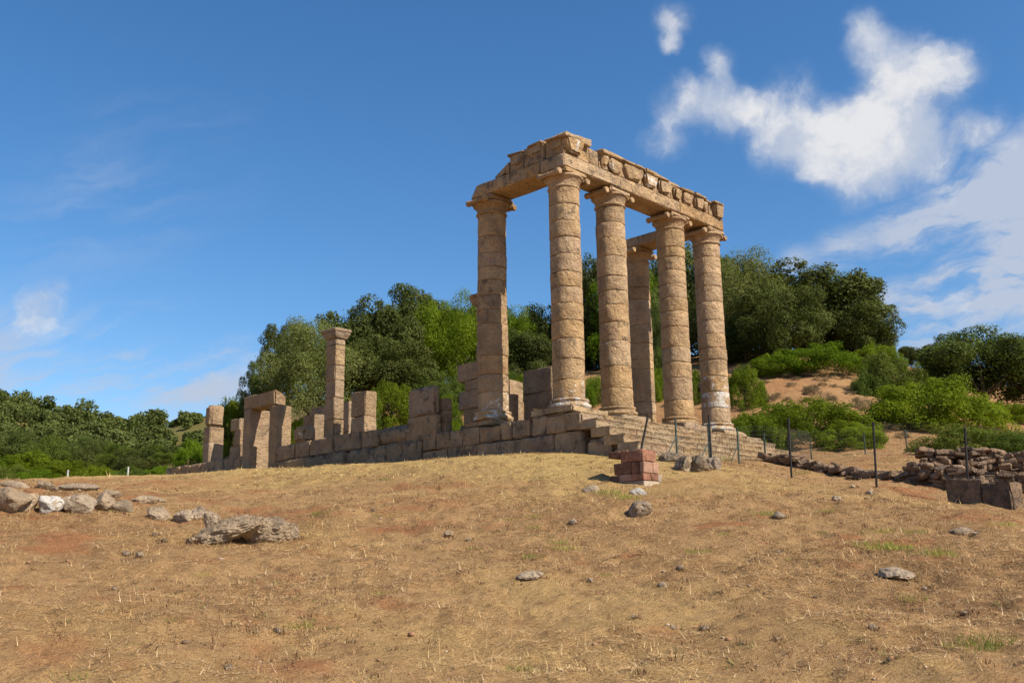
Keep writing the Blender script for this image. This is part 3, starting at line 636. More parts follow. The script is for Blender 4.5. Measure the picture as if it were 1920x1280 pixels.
for (x, y, z, T), (x2, y2, z2, T2) in zip(fp[:-1], fp[1:]):
    L = math.hypot(x2-x, y2-y); hh = .95
    for k in range(9): parts.append(tube_geo([(x, y, z+.06+hh*k/8), (x2, y2, z2+.06+hh*k/8)], [.0022]*2, 3))
    n = int(L/.12)
    for k in range(n):
        s = (k+.5)/n; parts.append(tube_geo([(x+(x2-x)*s, y+(y2-y)*s, z+(z2-z)*s+.05), (x+(x2-x)*s, y+(y2-y)*s, z+(z2-z)*s+.06+hh)], [.0018]*2, 3))
V, F = merge(parts); V = [(v[0]-fp[0][0], v[1]-fp[0][1], v[2]-fp[0][2]) for v in V]
o = link_mesh('wire_mesh', V, F, M_WIRE, fence, (fp[0][0], fp[0][1], fp[0][2])); o['kind'] = 'stuff'
for px, top in [(127, 889), (240, 884)]:
    Q = at_range(px, top, 44); z = gz(Q[0], Q[1])
    t = thing('metal_post', 'thin pale post at the edge of the green valley scrub', 'post', (Q[0], Q[1], z), 'pale valley posts')
    V, F = tube_geo([(0, 0, -.3), (0, 0, max(.5, Q[2]-z))], [.035, .035], 8); link_mesh('shaft', V, F, M_ZINC, t, (Q[0], Q[1], z))
    V, F = tube_geo([(0, 0, -.01), (0, 0, .02)], [.042, .04], 8); link_mesh('cap', V, F, M_ZINC, t, (Q[0], Q[1], max(z+.5, Q[2])))

# ------------------------------------------------------------------ rocks
import bmesh
def ico(sub):
    bm = bmesh.new(); bmesh.ops.create_icosphere(bm, subdivisions=sub, radius=1.0)
    V = [tuple(v.co) for v in bm.verts]; F = [[v.index for v in f.verts] for f in bm.faces]; bm.free(); return V, F
ICO = {s: ico(s) for s in (2, 3, 4, 5)}
def rock_geo(s, seed, sub=3, amp=.35, cut=6, ridge=.06):
    V0, F = ICO[sub]; rs = random.Random(seed); planes = []
    for _ in range(cut):
        n = Vector((rs.gauss(0, 1), rs.gauss(0, 1), rs.gauss(0, .9))).normalized(); planes.append((n, rs.uniform(.55, .85)))
    V = []
    for p in V0:
        v = Vector(p); v = v*(1+amp*mnoise.noise(v*1.3+Vector((seed, 0, 0)))+amp*.4*mnoise.noise(v*3.1+Vector((0, seed, 0))))
        for n, k in planes:
            d = v.dot(n)-k
            if d > 0: v = v-n*d*.88
        v = v*(1+ridge*(1-2*abs(mnoise.noise(v*5.5+Vector((0, 0, seed)))))+ridge*.5*mnoise.noise(v*12))
        V.append((v.x*s[0], v.y*s[1], v.z*s[2]))
    return V, F
def rock(px, py, w, h, label, group=None, depth=1.0, white=.2, lichen=.5, sub=3, amp=.3, mat=None, d=None, name='rock', cat='rock', sink=.3, rot=None):
    P = ground_hit(px, py+h*.5) if d is None else np.array(at_range(px, py+h*.5, d))
    R_ = math.hypot(P[0]-CAM[0], P[1]-CAM[1]); sc = R_/FPX
    P[2] = gz(P[0], P[1])
    hz_ = h*sc/(2-sink*.8); V, F = rock_geo((w*sc/2*1.08, w*sc/2*depth, hz_*1.1), px*.13+py*.7, sub, amp)
    o = link_mesh(name, V, F, mat or M_ROCK, None, (P[0], P[1], P[2]+hz_*(1-sink))); e_ = .25; nrm = Vector((gz(P[0]-e_, P[1])-gz(P[0]+e_, P[1]), gz(P[0], P[1]-e_)-gz(P[0], P[1]+e_), 2*e_)).normalized()
    o.rotation_euler = (Vector((0, 0, 1)).rotation_difference(nrm).to_matrix()@Matrix.Rotation(-YAW if rot is None else rot, 3, 'Z')).to_euler()
    o['white'] = float(white); o['lichen'] = float(lichen); tag(o, label, cat, group, 'thing'); return o
G1 = 'stones in the old wall line on the left'
for px, py, w, h, lab, wh in [(16, 934, 76, 46, 'large rounded boulder beginning the line of wall stones', .25), (46, 938, 48, 44, 'squat brown boulder against the large rounded one', .1),
        (90, 941, 46, 34, 'bright white angular stone in the line of boulders', 1.25), (146, 941, 54, 44, 'upright grey boulder beside the bright white stone', .3), (191, 938, 36, 36, 'pointed grey stone after the upright boulder', .3),
        (231, 946, 36, 26, 'small smooth brown stone in the boulder line', .3), (297, 959, 36, 26, 'dark red stone tilted in the boulder line', .0), (342, 966, 44, 24, 'flat topped stone near the long outcrop', .3), (370, 958, 28, 24, 'dark stone tucked behind the flat topped one', .0)]:
    rock(px, py+3, w*.92, h*.74, lab, G1, white=wh*.8, sub=4, sink=.5)
for px, py, w, h in [(88, 912, 50, 16), (150, 911, 74, 18), (210, 922, 50, 18), (275, 935, 70, 18), (30, 908, 60, 14)]:
    rock(px, py+2, w*.75, h*.6, 'low flat stone half buried behind the line of boulders', 'half buried flat stones', white=.35, sub=3, sink=.6, depth=.7)
# the long outcrop: layered bedrock
Pq = ground_hit(455, 1018); R_ = math.hypot(Pq[0]-CAM[0], Pq[1]-CAM[1]); sc = R_/FPX
oc = thing('rock_outcrop', 'long grey outcrop of split layered rock lying on the slope', 'rock', tuple(Pq))
def oc_piece(px, py, w, h, seed, tilt, depth=.8, white=.4, name='slab'):
    a = at_range(px, py, R_); V, F = rock_geo((w*sc/2*1.1, w*sc/2*depth*.7, h*sc/2*1.2), seed, 5, .3, 9, .09)
    o = link_mesh(name, V, F, M_ROCK, oc, tuple(a)); o.rotation_euler = Matrix.Rotation(-YAW, 3, 'Z').to_euler(); o.rotation_euler = (Matrix.Rotation(-YAW, 3, 'Z')@Matrix.Rotation(math.radians(tilt), 3, 'Y')).to_euler(); o['white'] = white; o['lichen'] = .6
oc_piece(500, 1000, 116, 46, 4.2, 5); oc_piece(425, 1000, 110, 36, 7.7, -14); oc_piece(440, 984, 80, 28, 2.9, -8, .7, .3); oc_piece(398, 972, 30, 26, 9.1, -30, .8, .0); oc_piece(385, 1008, 60, 20, 3.3, -22, .7)
oc_piece(470, 992, 110, 36, 12.1, 4, .9); oc_piece(540, 1000, 36, 40, 5.5, 8, .7, .1)
for a in [(1202, 950, 44, 26, 'single grey boulder below the terracotta pier', .5), (1312, 866, 36, 30, 'dark rough boulder beside a post at the foot of the steps', .1), (1284, 868, 34, 28, 'dark broken stone against the rough boulder', .1), (1340, 868, 30, 24, 'brown boulder beyond the rough dark one', .1),
          (1258, 856, 40, 16, 'low rubble under the leaning brace of the fence', .2), (1196, 919, 28, 12, 'pale crumpled stone at the foot of the terracotta pier', 1.1), (1108, 917, 32, 9, 'thin dark slab lying in yellow grass', .0), (1681, 1076, 64, 11, 'low grey bedrock hump on the open slope', .4),
          (993, 1076, 44, 11, 'flat grey stone half sunk in reddish earth', .5), (1462, 967, 24, 10, 'small grey stone between tufts of grass', .2), (1802, 994, 34, 14, 'flat dark stone right of the grass tufts', .2)]:
    rock(*a[:5], white=a[5], lichen=1.0 if a[1] < 900 else .6, sub=4, sink=(.85 if a[3] < 22 else .7) if a[3] < 29 else .4)
rock(1301, 873, 16, 11, 'small reddish brick fragment by the dark boulder', mat=M_BRICK, name='brick_fragment', cat='brick')
rs = random.Random(5)
for px, py, w in [(290, 1003, 16), (308, 1012, 14), (236, 1040, 18), (263, 1040, 24), (1276, 1064, 18), (1243, 1096, 22), (1108, 1094, 16), (1637, 1182, 20), (1392, 1210, 14), (1458, 1204, 12), (1322, 1176, 22), (1263, 1176, 16), (1668, 1240, 12), (1600, 912, 12), (1632, 925, 18), (1570, 935, 22), (1460, 1034, 14), (1190, 1157, 14),
               (700, 955, 12), (840, 1002, 26), (1830, 1000, 14), (1735, 1105, 14), (520, 1183, 18), (480, 1192, 12), (215, 1105, 14), (430, 1250, 22), (880, 1010, 16), (1075, 980, 20), (1640, 1215, 10), (1810, 1150, 14), (1530, 1120, 12)]:
    rock(px, py, w*.68, w*.4, 'small loose stone on the dry slope', 'small loose stones', white=rs.choice([0, .1, .2, .4, .7]), lichen=.7, sub=3, sink=.65)

# ------------------------------------------------------------------ ruined walls on the right
def rubble_wall(name, label, pts, h, thick, n, seed, size=(.3, .55), mat=M_RUB, rnd=.3):
    """pts: (px, py, d) along the foot; stones laid in rough courses"""
    G = []
    for px, d in pts: q = at_range(px, 800, d); G.append((q[0], q[1]))
    t = thing(name, label, 'stone wall', (G[0][0], G[0][1], gz(*G[0]))); rs = random.Random(seed)
    L = [math.hypot(G[i+1][0]-G[i][0], G[i+1][1]-G[i][1]) for i in range(len(G)-1)]; tot = sum(L)
    z = 0.0; c = 0
    while z < h-.04:
        ch = rs.uniform(.08, .14); s = rs.uniform(0, .2)
        while s < tot:
            w = rs.uniform(*size)
            q = s+w/2; i = 0; acc = 0
            while i < len(L)-1 and acc+L[i] < q: acc += L[i]; i += 1
            f = min(1, (q-acc)/L[i]); x = G[i][0]+(G[i+1][0]-G[i][0])*f; y = G[i][1]+(G[i+1][1]-G[i][1])*f
            hh = h*(.75+.5*mnoise.noise(Vector((q*.5, seed, 0))))
            if z < hh:
                ang = math.atan2(G[i+1][1]-G[i][1], G[i+1][0]-G[i][0])
                for lay in range(n):
                    off = (lay-(n-1)/2)*thick/n+rs.uniform(-.06, .06)
                    V, F = block_geo([w*.5, thick/n*.52, ch*.5], .025, .03, min(w, ch*2)*.16, rs.random()*900, step=.3, chip=.06, nmax=2)
                    xx, yy = x-math.sin(ang)*off, y+math.cos(ang)*off
                    o = link_mesh('stone', V, F, mat, t, (xx, yy, gz(xx, yy)+z+ch*.4)); o.rotation_euler = (rs.uniform(-.3, .3), rs.uniform(-.25, .25), ang+rs.uniform(-.5, .5))
                    o['white'] = rs.choice([0, 0, .2, .5]); o['lichen'] = rs.uniform(.3, .8)
            s += w*.97
        z += ch*.86; c += 1
    return t
rubble_wall('rubble_wall', 'low broken line of flat rubble running away from the steps', [(1430, 29.5), (1500, 28.6), (1600, 27.2), (1730, 25.8)], .24, .5, 2, 3, (.2, .55))
rubble_wall('rubble_wall', 'heaped ruin of thin reddish stones with weeds on top', [(1712, 29), (1780, 29), (1850, 29.5)], .92, 1.0, 3, 8, (.14, .34))
rubble_wall('rubble_wall', 'rough rubble wall behind the squared ashlars', [(1690, 26.3), (1745, 25.5), (1830, 25.2), (1960, 25)], .5, .5, 2, 12, (.16, .42))
rubble_wall('rubble_wall', 'farther rubble wall stretching right from the heaped ruin', [(1850, 29.2), (1960, 29.4), (2050, 29.5)], .75, .5, 2, 15, (.16, .42))
wall = None
for k, (pa, pb) in enumerate([(1787, 1851), (1851, 1908)]):
    a = at_range(pa, 930, 22.6-.25*k); b = at_range(pb, 930, 22.35-.25*k); ang = math.atan2(b[1]-a[1], b[0]-a[0]); c = (a+b)/2; z = gz(c[0], c[1])
    if wall is None: wall = thing('ashlar_wall', 'two squared grey ashlar blocks set end to end at the slope edge', 'stone wall', (c[0], c[1], z))
    L = math.hypot(b[0]-a[0], b[1]-a[1])
    o = block('block', (-L/2, -.02, -.3), (L/2, .5, .48), M_RUB, wall, r=.03, amp=.04, jit=.04, chip=.12, lichen=.9, white=.3, step=.14); o.rotation_euler.z = ang
    o.location = Vector((c[0], c[1], z+.12))-wall.location

#==VEG==
# ------------------------------------------------------------------ foliage
def leaf_mesh(name, P, N, size, mat, shade, aspect=.55, seed=1):
    """one small folded-free leaf face per point; N = facing, shade 0..1 per leaf"""
    rg = np.random.default_rng(seed); n = len(P)
    N = N/np.maximum(np.linalg.norm(N, axis=1, keepdims=True), 1e-6)
    A = rg.normal(size=(n, 3)); T = np.cross(N, A); T /= np.maximum(np.linalg.norm(T, axis=1, keepdims=True), 1e-6); B = np.cross(N, T)
    s = (size*rg.uniform(.6, 1.35, n))[:, None]
    V = np.stack([P-T*s*.5, P+B*s*aspect*.5, P+T*s*.5, P-B*s*aspect*.5], 1).reshape(-1, 3)
    Q = np.arange(n*4).reshape(n, 4)
    me = np_mesh(name, V, Q, mat, smooth=False)
    color_attr(me, 'shade', np.repeat(np.clip(shade, 0, 1), 4)[:, None]*np.ones((1, 3)))
    return me
def crown_points(R3, nclump, nleaf, seed, low=-.55, clump=(.20, .36), fill=.12, fuzz=.16, flat=1.0, sub=5, kr=(.5, .86), tuft=(.32, .5), out=(.7, 1.02)):
    """leaves on the skins of lobes which are themselves broken into smaller tufts"""
    rg = np.random.default_rng(seed); R3 = np.array(R3, float); rm = R3.mean()
    C, Rr = [], []
    while len(C) < nclump:
        d = rg.normal(size=3); d /= np.linalg.norm(d)
        if d[2] < low: continue
        k = rg.uniform(*kr); C.append(d*k*R3); Rr.append(rg.uniform(*clump)*rm*(1.15-.3*k))
    C = np.array(C); Rr = np.array(Rr)
    # secondary tufts on each lobe
    C2, R2, SH = [], [], []
    for c, r in zip(C, Rr):
        sh = rg.uniform(-.12, .12)
        for _ in range(sub):
            d = rg.normal(size=3); d /= np.linalg.norm(d)
            if d[2] < -.5: d[2] *= -1
            C2.append(c+d*r*rg.uniform(*out)*np.array([1, 1, flat])); R2.append(r*rg.uniform(*tuft)); SH.append(sh+rg.uniform(-.15, .15))
    AC = np.vstack([C, np.array(C2)]); AR = np.concatenate([Rr, np.array(R2)]); AS = np.concatenate([np.zeros(len(C)), np.array(SH)])
    w = AR**2; k = rg.choice(len(AC), int(nleaf*(1-fill)), p=w/w.sum())
    d = rg.normal(size=(len(k), 3)); d /= np.linalg.norm(d, axis=1, keepdims=True)
    P = AC[k]+d*(AR[k]*(1+fuzz*rg.normal(size=len(k))))[:, None]*np.array([1, 1, flat])
    N = d+rg.normal(size=d.shape)*.4+np.array([0, 0, .2])
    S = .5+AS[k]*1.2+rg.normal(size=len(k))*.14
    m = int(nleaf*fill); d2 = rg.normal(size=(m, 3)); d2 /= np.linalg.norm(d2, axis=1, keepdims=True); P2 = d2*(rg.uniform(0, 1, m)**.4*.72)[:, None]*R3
    P = np.vstack([P, P2]); N = np.vstack([N, rg.normal(size=(m, 3))]); S = np.concatenate([S, rg.uniform(.1, .5, m)])  # inner leaves get a darker tone: shade inside the crown put into their colour
    return P, N, S
def cull_core(P, N, S, R3, k=.35):
    q = (np.abs(P/np.array(R3))**2).sum(1); keep = q > k*k; return P[keep], N[keep], S[keep]
# unit crowns are about 2 units across; scaled per tree
CROWN = {}
def crown(kind, var):
    key = (kind, var)
    if key in CROWN: return CROWN[key]
    sd = var*13+{'oak': 1, 'olive': 2, 'shrub': 3, 'dark': 4, 'pine': 5, 'low': 6}[kind]*101
    if kind == 'oak':
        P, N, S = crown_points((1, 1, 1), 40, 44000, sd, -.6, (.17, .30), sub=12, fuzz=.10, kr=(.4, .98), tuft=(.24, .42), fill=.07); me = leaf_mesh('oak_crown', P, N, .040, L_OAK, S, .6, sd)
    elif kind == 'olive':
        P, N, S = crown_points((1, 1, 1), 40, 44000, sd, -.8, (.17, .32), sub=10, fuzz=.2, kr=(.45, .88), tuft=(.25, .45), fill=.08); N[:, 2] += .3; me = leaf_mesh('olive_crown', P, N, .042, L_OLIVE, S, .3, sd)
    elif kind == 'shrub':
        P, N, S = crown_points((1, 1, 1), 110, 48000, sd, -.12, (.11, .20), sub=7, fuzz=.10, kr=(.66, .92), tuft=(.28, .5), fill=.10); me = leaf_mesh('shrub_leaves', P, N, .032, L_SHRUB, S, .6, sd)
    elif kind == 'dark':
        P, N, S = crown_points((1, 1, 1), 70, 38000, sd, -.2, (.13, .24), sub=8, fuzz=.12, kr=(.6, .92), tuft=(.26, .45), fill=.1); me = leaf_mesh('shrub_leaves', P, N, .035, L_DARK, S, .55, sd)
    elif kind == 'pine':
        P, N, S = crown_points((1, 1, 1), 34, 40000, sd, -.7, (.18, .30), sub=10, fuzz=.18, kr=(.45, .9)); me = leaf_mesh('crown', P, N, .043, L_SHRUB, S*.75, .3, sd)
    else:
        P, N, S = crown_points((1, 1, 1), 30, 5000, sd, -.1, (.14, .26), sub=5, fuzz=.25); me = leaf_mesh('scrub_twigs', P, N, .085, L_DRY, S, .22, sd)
    CROWN[key] = me; return me
TRUNK = {}
def trunk_mesh(var, limbs=6):
    if var in TRUNK: return TRUNK[var]
    rs = random.Random(var*7+1); parts = []
    # unit: crown centre at (0,0,1.15), radius 1; foot at z=-.15
    b = [(0, 0, -.25), (.02*rs.uniform(-1, 1), .03, .15), (.06*rs.uniform(-1, 1), .05*rs.uniform(-1, 1), .5), (.08*rs.uniform(-1, 1), .08*rs.uniform(-1, 1), .9), (.1*rs.uniform(-1, 1), .1, 1.3)]
    parts.append(tube_geo(b, [.085, .065, .055, .04, .018], 8))
    for i in range(limbs):
        a = i*2*math.pi/limbs+rs.uniform(-.3, .3); z0 = rs.uniform(.35, .85); L = rs.uniform(.5, .75)
        parts.append(tube_geo([(0, 0, z0), (math.cos(a)*L*.45, math.sin(a)*L*.45, z0+.18), (math.cos(a)*L, math.sin(a)*L, z0+rs.uniform(.3, .6))], [.036, .025, .009], 6))
    V, F = merge(parts); me = bpy.data.meshes.new('trunk'); me.from_pydata(V, [], F); me.materials.append(M_BARK); me.shade_smooth(); TRUNK[var] = me; return me
_tv = [0]
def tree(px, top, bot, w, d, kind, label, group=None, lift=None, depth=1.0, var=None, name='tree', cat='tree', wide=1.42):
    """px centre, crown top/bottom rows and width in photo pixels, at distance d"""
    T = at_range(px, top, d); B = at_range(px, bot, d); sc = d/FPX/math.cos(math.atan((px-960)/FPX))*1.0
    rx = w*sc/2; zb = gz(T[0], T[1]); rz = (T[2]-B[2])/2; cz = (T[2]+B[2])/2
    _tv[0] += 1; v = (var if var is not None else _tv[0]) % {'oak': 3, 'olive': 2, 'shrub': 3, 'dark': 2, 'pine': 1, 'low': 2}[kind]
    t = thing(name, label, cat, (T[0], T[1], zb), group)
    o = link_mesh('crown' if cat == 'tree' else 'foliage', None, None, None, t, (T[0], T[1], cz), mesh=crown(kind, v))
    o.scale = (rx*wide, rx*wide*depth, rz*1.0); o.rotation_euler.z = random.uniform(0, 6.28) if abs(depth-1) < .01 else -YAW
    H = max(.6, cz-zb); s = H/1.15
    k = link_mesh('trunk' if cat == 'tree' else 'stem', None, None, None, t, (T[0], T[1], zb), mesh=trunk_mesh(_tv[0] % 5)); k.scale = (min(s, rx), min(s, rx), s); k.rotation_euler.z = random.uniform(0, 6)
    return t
def shrub(px, top, bot, w, d, kind, label, group=None, depth=.9, var=None):
    # bot row may be hidden: foot follows the ground
    T = at_range(px, top, d); sc = d/FPX
    zb = gz(T[0], T[1]); rx = w*sc/2; h = max(.5, T[2]-zb+.12)
    _tv[0] += 1; v = (var if var is not None else _tv[0]) % {'shrub': 3, 'dark': 2, 'low': 2, 'oak': 3, 'olive': 2, 'pine': 1}[kind]
    t = thing('shrub', label, 'shrub', (T[0], T[1], zb), group)
    o = link_mesh('foliage', None, None, None, t, (T[0], T[1], zb-.1), mesh=crown(kind, v)); o.scale = (rx*1.12, rx*1.12*depth, h*1.0); o.rotation_euler.z = -YAW+random.choice([0, math.pi])
    s = h/1.9; k = link_mesh('stem', None, None, None, t, (T[0], T[1], zb), mesh=trunk_mesh(_tv[0] % 5)); k.scale = (s, s, s)
    return t
GB = 'trees on the hill behind the temple'
tree(585, 598, 815, 190, 60, 'olive', 'pale grey green olive tree behind the slender square pillar', GB, var=0, wide=1.08)
tree(545, 600, 760, 110, 68, 'oak', 'dark tree whose edge shows beyond the pale olive tree', GB, wide=1.0)
tree(488, 684, 815, 72, 64, 'oak', 'small dark tree at the end of the row over the doorway', GB, wide=1.05)
tree(700, 566, 790, 150, 66, 'oak', 'dark oak just past the slender square pillar', GB)
tree(725, 635, 775, 130, 62, 'oak', 'rounded low oak crown in front of taller dark oaks', GB, var=2)
tree(795, 550, 760, 170, 72, 'oak', 'tall dark oak rising midway to the shaded column', GB)
tree(852, 545, 770, 120, 68, 'pine', 'yellow green tree beside the shaded flank column', GB, var=1)
tree(930, 572, 780, 130, 70, 'pine', 'bright green tree seen past the shaded column', GB, var=0)
tree(1000, 582, 770, 120, 72, 'oak', 'oak filling the gap before the corner column', GB)
tree(975, 620, 770, 110, 66, 'oak', 'dark low oak under the gap beside the corner column', GB)
tree(1108, 478, 740, 110, 70, 'oak', 'tall dark oak seen between the corner column and its neighbour', GB)
tree(1180, 500, 740, 130, 68, 'pine', 'light green tree half hidden by the second front column', GB, var=0)
tree(1265, 462, 735, 150, 70, 'oak', 'dark oak glimpsed between the last front columns', GB)
tree(1240, 540, 740, 80, 64, 'olive', 'pale foliage seen through the front columns', GB, var=1)
tree(1375, 468, 700, 150, 64, 'olive', 'pale grey green olive tree next to the end column', GB, var=0)
tree(1348, 470, 690, 100, 70, 'oak', 'dark tree top showing above the olive by the end column', GB)
tree(1500, 498, 700, 200, 66, 'oak', 'broad domed oak crowning the hill', GB, depth=.9, var=1)
tree(1462, 532, 690, 120, 61, 'oak', 'lighter oak standing in front of the broad domed oak', GB, var=2)
tree(1590, 562, 710, 120, 66, 'oak', 'oak at the falling shoulder of the hill', GB, var=3)
tree(1634, 610, 710, 64, 68, 'olive', 'small olive at the end of the hilltop trees', GB, var=1)
tree(1395, 600, 705, 110, 62, 'oak', 'dark low oak beneath the olive tree', GB)
tree(1830, 614, 775, 190, 58, 'oak', 'spreading open grown oak apart on the slope with visible trunk', 'spreading oaks on the slope', var=0, wide=1.18)
tree(1920, 636, 770, 130, 60, 'oak', 'oak crown joining the spreading oak', 'spreading oaks on the slope', var=3, wide=1.18)
tree(1760, 645, 770, 110, 60, 'oak', 'lower oak leaning out from the spreading oak', 'spreading oaks on the slope', var=1, wide=1.18)
tree(1704, 648, 700, 40, 74, 'oak', 'far small tree top in the dip between two groups', 'spreading oaks on the slope')
tree(655, 600, 790, 130, 70, 'oak', 'dark oak behind the slender square pillar shaft', GB, wide=1.1)
tree(760, 556, 780, 130, 76, 'oak', 'far dark oak filling the canopy over the two block pier', GB)
tree(900, 560, 770, 120, 76, 'oak', 'far dark oak filling the canopy over the crooked stack', GB)
tree(1040, 575, 770, 120, 76, 'oak', 'far dark oak right behind the corner column', GB)
tree(1320, 500, 700, 110, 74, 'oak', 'far dark oak right behind the end column', GB)
tree(1430, 505, 690, 120, 72, 'oak', 'far dark oak between olive and broad domed oak', GB)
tree(1560, 528, 700, 130, 72, 'oak', 'far dark oak behind the hill shoulder oak', GB)
tree(1140, 560, 750, 120, 74, 'oak', 'far dark oak behind the second front column', GB)
GS = 'green shrubs on the slope behind the temple'
shrub(1525, 648, 710, 190, 58, 'shrub', 'wide bright shrub under the domed oak', GS)
shrub(1450, 664, 705, 110, 57, 'shrub', 'low bright shrub left of the wide one under the oaks', GS)
shrub(1392, 684, 740, 84, 50, 'shrub', 'small round bright shrub right beside the end column', GS)
shrub(1495, 748, 860, 250, 43, 'shrub', 'big bushy green shrub just past the end of the steps', GS)
shrub(1405, 770, 850, 130, 41, 'shrub', 'green shrub touching the end column', GS)
shrub(1590, 790, 865, 120, 41, 'shrub', 'low edge shrub of the big bushy mass', GS)
shrub(1660, 660, 750, 130, 54, 'dark', 'darker shrub climbing towards the dip', GS)
shrub(1628, 690, 745, 70, 53, 'dark', 'small dark shrub at the bare earth edge', GS)
shrub(1740, 710, 815, 240, 47, 'shrub', 'broad vivid yellow green shrub in the sun', GS, var=1)
shrub(1655, 780, 822, 80, 46, 'shrub', 'small vivid shrub at the foot of the broad one', GS)
shrub(1640, 640, 690, 90, 63, 'shrub', 'shrub below the small olive at the hill end', GS)
shrub(1815, 796, 855, 210, 37, 'dark', 'low dark green shrub behind the heaped ruin', GS)
shrub(1900, 812, 850, 110, 36, 'dark', 'dark shrub continuing behind the ruined wall', GS)
shrub(1880, 752, 785, 120, 54, 'shrub', 'pale ground shrub beneath the spreading oak', GS)
shrub(1720, 690, 730, 90, 56, 'dark', 'dark shrub in front of the lower oak', GS)
shrub(1235, 690, 790, 60, 54, 'shrub', 'bright shrub in the slot before the third front column', GS)
shrub(1308, 690, 800, 70, 52, 'shrub', 'bright shrub in the slot before the end column', GS)
shrub(1240, 650, 700, 60, 58, 'dark', 'dark shrub above the slot before the third front column', GS)
shrub(1115, 705, 780, 70, 56, 'shrub', 'bright shrub in the slot after the corner column', GS)
shrub(735, 710, 780, 120, 58, 'shrub', 'bright shrub beneath the rounded low oak', GS)
shrub(690, 735, 780, 70, 57, 'dark', 'dark shrub beside the two block pier', GS)
shrub(835, 740, 810, 70, 55, 'shrub', 'bright shrub between the wide dark pier and crooked stack', GS)
shrub(800, 690, 745, 110, 62, 'dark', 'dark shrub in the shade of the tall oak', GS)
shrub(860, 700, 760, 90, 60, 'dark', 'dark shrub below the yellow green tree', GS)
shrub(935, 690, 760, 100, 60, 'dark', 'dark shrub seen over the upright pale slab', GS)
shrub(990, 700, 760, 80, 60, 'shrub', 'bright shrub over the dark three block pier', GS)
shrub(435, 738, 840, 76, 66, 'shrub', 'bright tall shrub behind the far lichen topped pier', GS, var=2)
shrub(560, 785, 830, 60, 60, 'shrub', 'low bright shrub beyond the doorway jamb', GS)
shrub(630, 770, 800, 70, 60, 'dark', 'dark shrub behind the slender square pillar', GS)
shrub(360, 822, 850, 60, 70, 'shrub', 'low bright shrub left of the far pier', GS)
rs = random.Random(77)
for k in range(58):
    px, d = (rs.uniform(1390, 1720), rs.uniform(44, 58)) if k >= 26 else [(1530, 52), (1565, 50), (1600, 52), (1585, 48), (1545, 55), (1500, 55), (1440, 54), (1480, 56), (1620, 49), (1660, 44), (1690, 43), (1880, 48), (1850, 46), (1905, 45), (1425, 52), (1560, 47), (1605, 46), (1640, 47), (760, 60), (790, 61), (845, 60), (780, 59), (1460, 51), (1400, 52), (1520, 50), (1470, 58)][k]
    q = at_range(px, 800, d); z = gz(q[0], q[1]); r = rs.uniform(.25, .6); t = thing('dry_scrub', 'small grey dry cushion of scrub on the bare earth slope', 'scrub', (q[0], q[1], z), 'dry scrub cushions')
    o = link_mesh('twigs', None, None, None, t, (q[0], q[1], z), mesh=crown('low', k)); o.scale = (r*rs.uniform(.9, 1.6), r, r*rs.uniform(.55, .9)); o.rotation_euler.z = rs.uniform(0, 6)

# valley wood on the left: nearer crowns are trees of their own, the far hillside is one mass
GV_ = 'trees of the near valley wood'
rs = random.Random(21)
VN = ['broad dark crown at the edge of the valley wood', 'rounded bright crown low in the valley wood', 'dull green crown in the middle of the valley wood', 'tall dark crown rising in the valley wood']
for k, (px, top, w, d, kind) in enumerate([(20, 815, 120, 78, 'oak'), (95, 822, 100, 74, 'dark'), (60, 845, 110, 68, 'shrub'), (150, 838, 100, 76, 'oak'), (205, 850, 90, 72, 'dark'), (255, 846, 96, 70, 'oak'), (-10, 850, 100, 66, 'shrub'),
                          (120, 862, 110, 64, 'shrub'), (185, 872, 90, 62, 'shrub'), (250, 872, 90, 60, 'dark'), (300, 872, 60, 60, 'shrub'), (20, 872, 110, 60, 'dark'), (75, 880, 90, 58, 'shrub'), (310, 845, 60, 76, 'dark'),
                          (-20, 800, 90, 100, 'oak'), (40, 806, 80, 104, 'oak'), (95, 816, 76, 100, 'dark'), (150, 820, 70, 104, 'oak'), (200, 828, 70, 104, 'dark'), (250, 832, 70, 104, 'oak'), (292, 832, 56, 98, 'dark'), (325, 836, 50, 96, 'oak'), (225, 832, 64, 92, 'dark'), (170, 828, 60, 92, 'oak'), (120, 832, 70, 90, 'oak'), (60, 830, 70, 92, 'dark'), (5, 835, 76, 90, 'oak'), (275, 842, 60, 86, 'oak'), (350, 848, 44, 84, 'shrub')]):
    lab = {'oak': 'dark green oak crown in the valley wood', 'dark': 'dull green bushy crown in the valley wood', 'shrub': 'bright green bushy crown at the valley wood edge'}[kind]
    T = at_range(px, top, d); zb = gz(T[0], T[1]); sc = d/FPX; bot = top+(T[2]-(zb-.3))/sc*.97
    tree(px, top, bot, w*.92, d, kind, lab, GV_, wide=1.12)
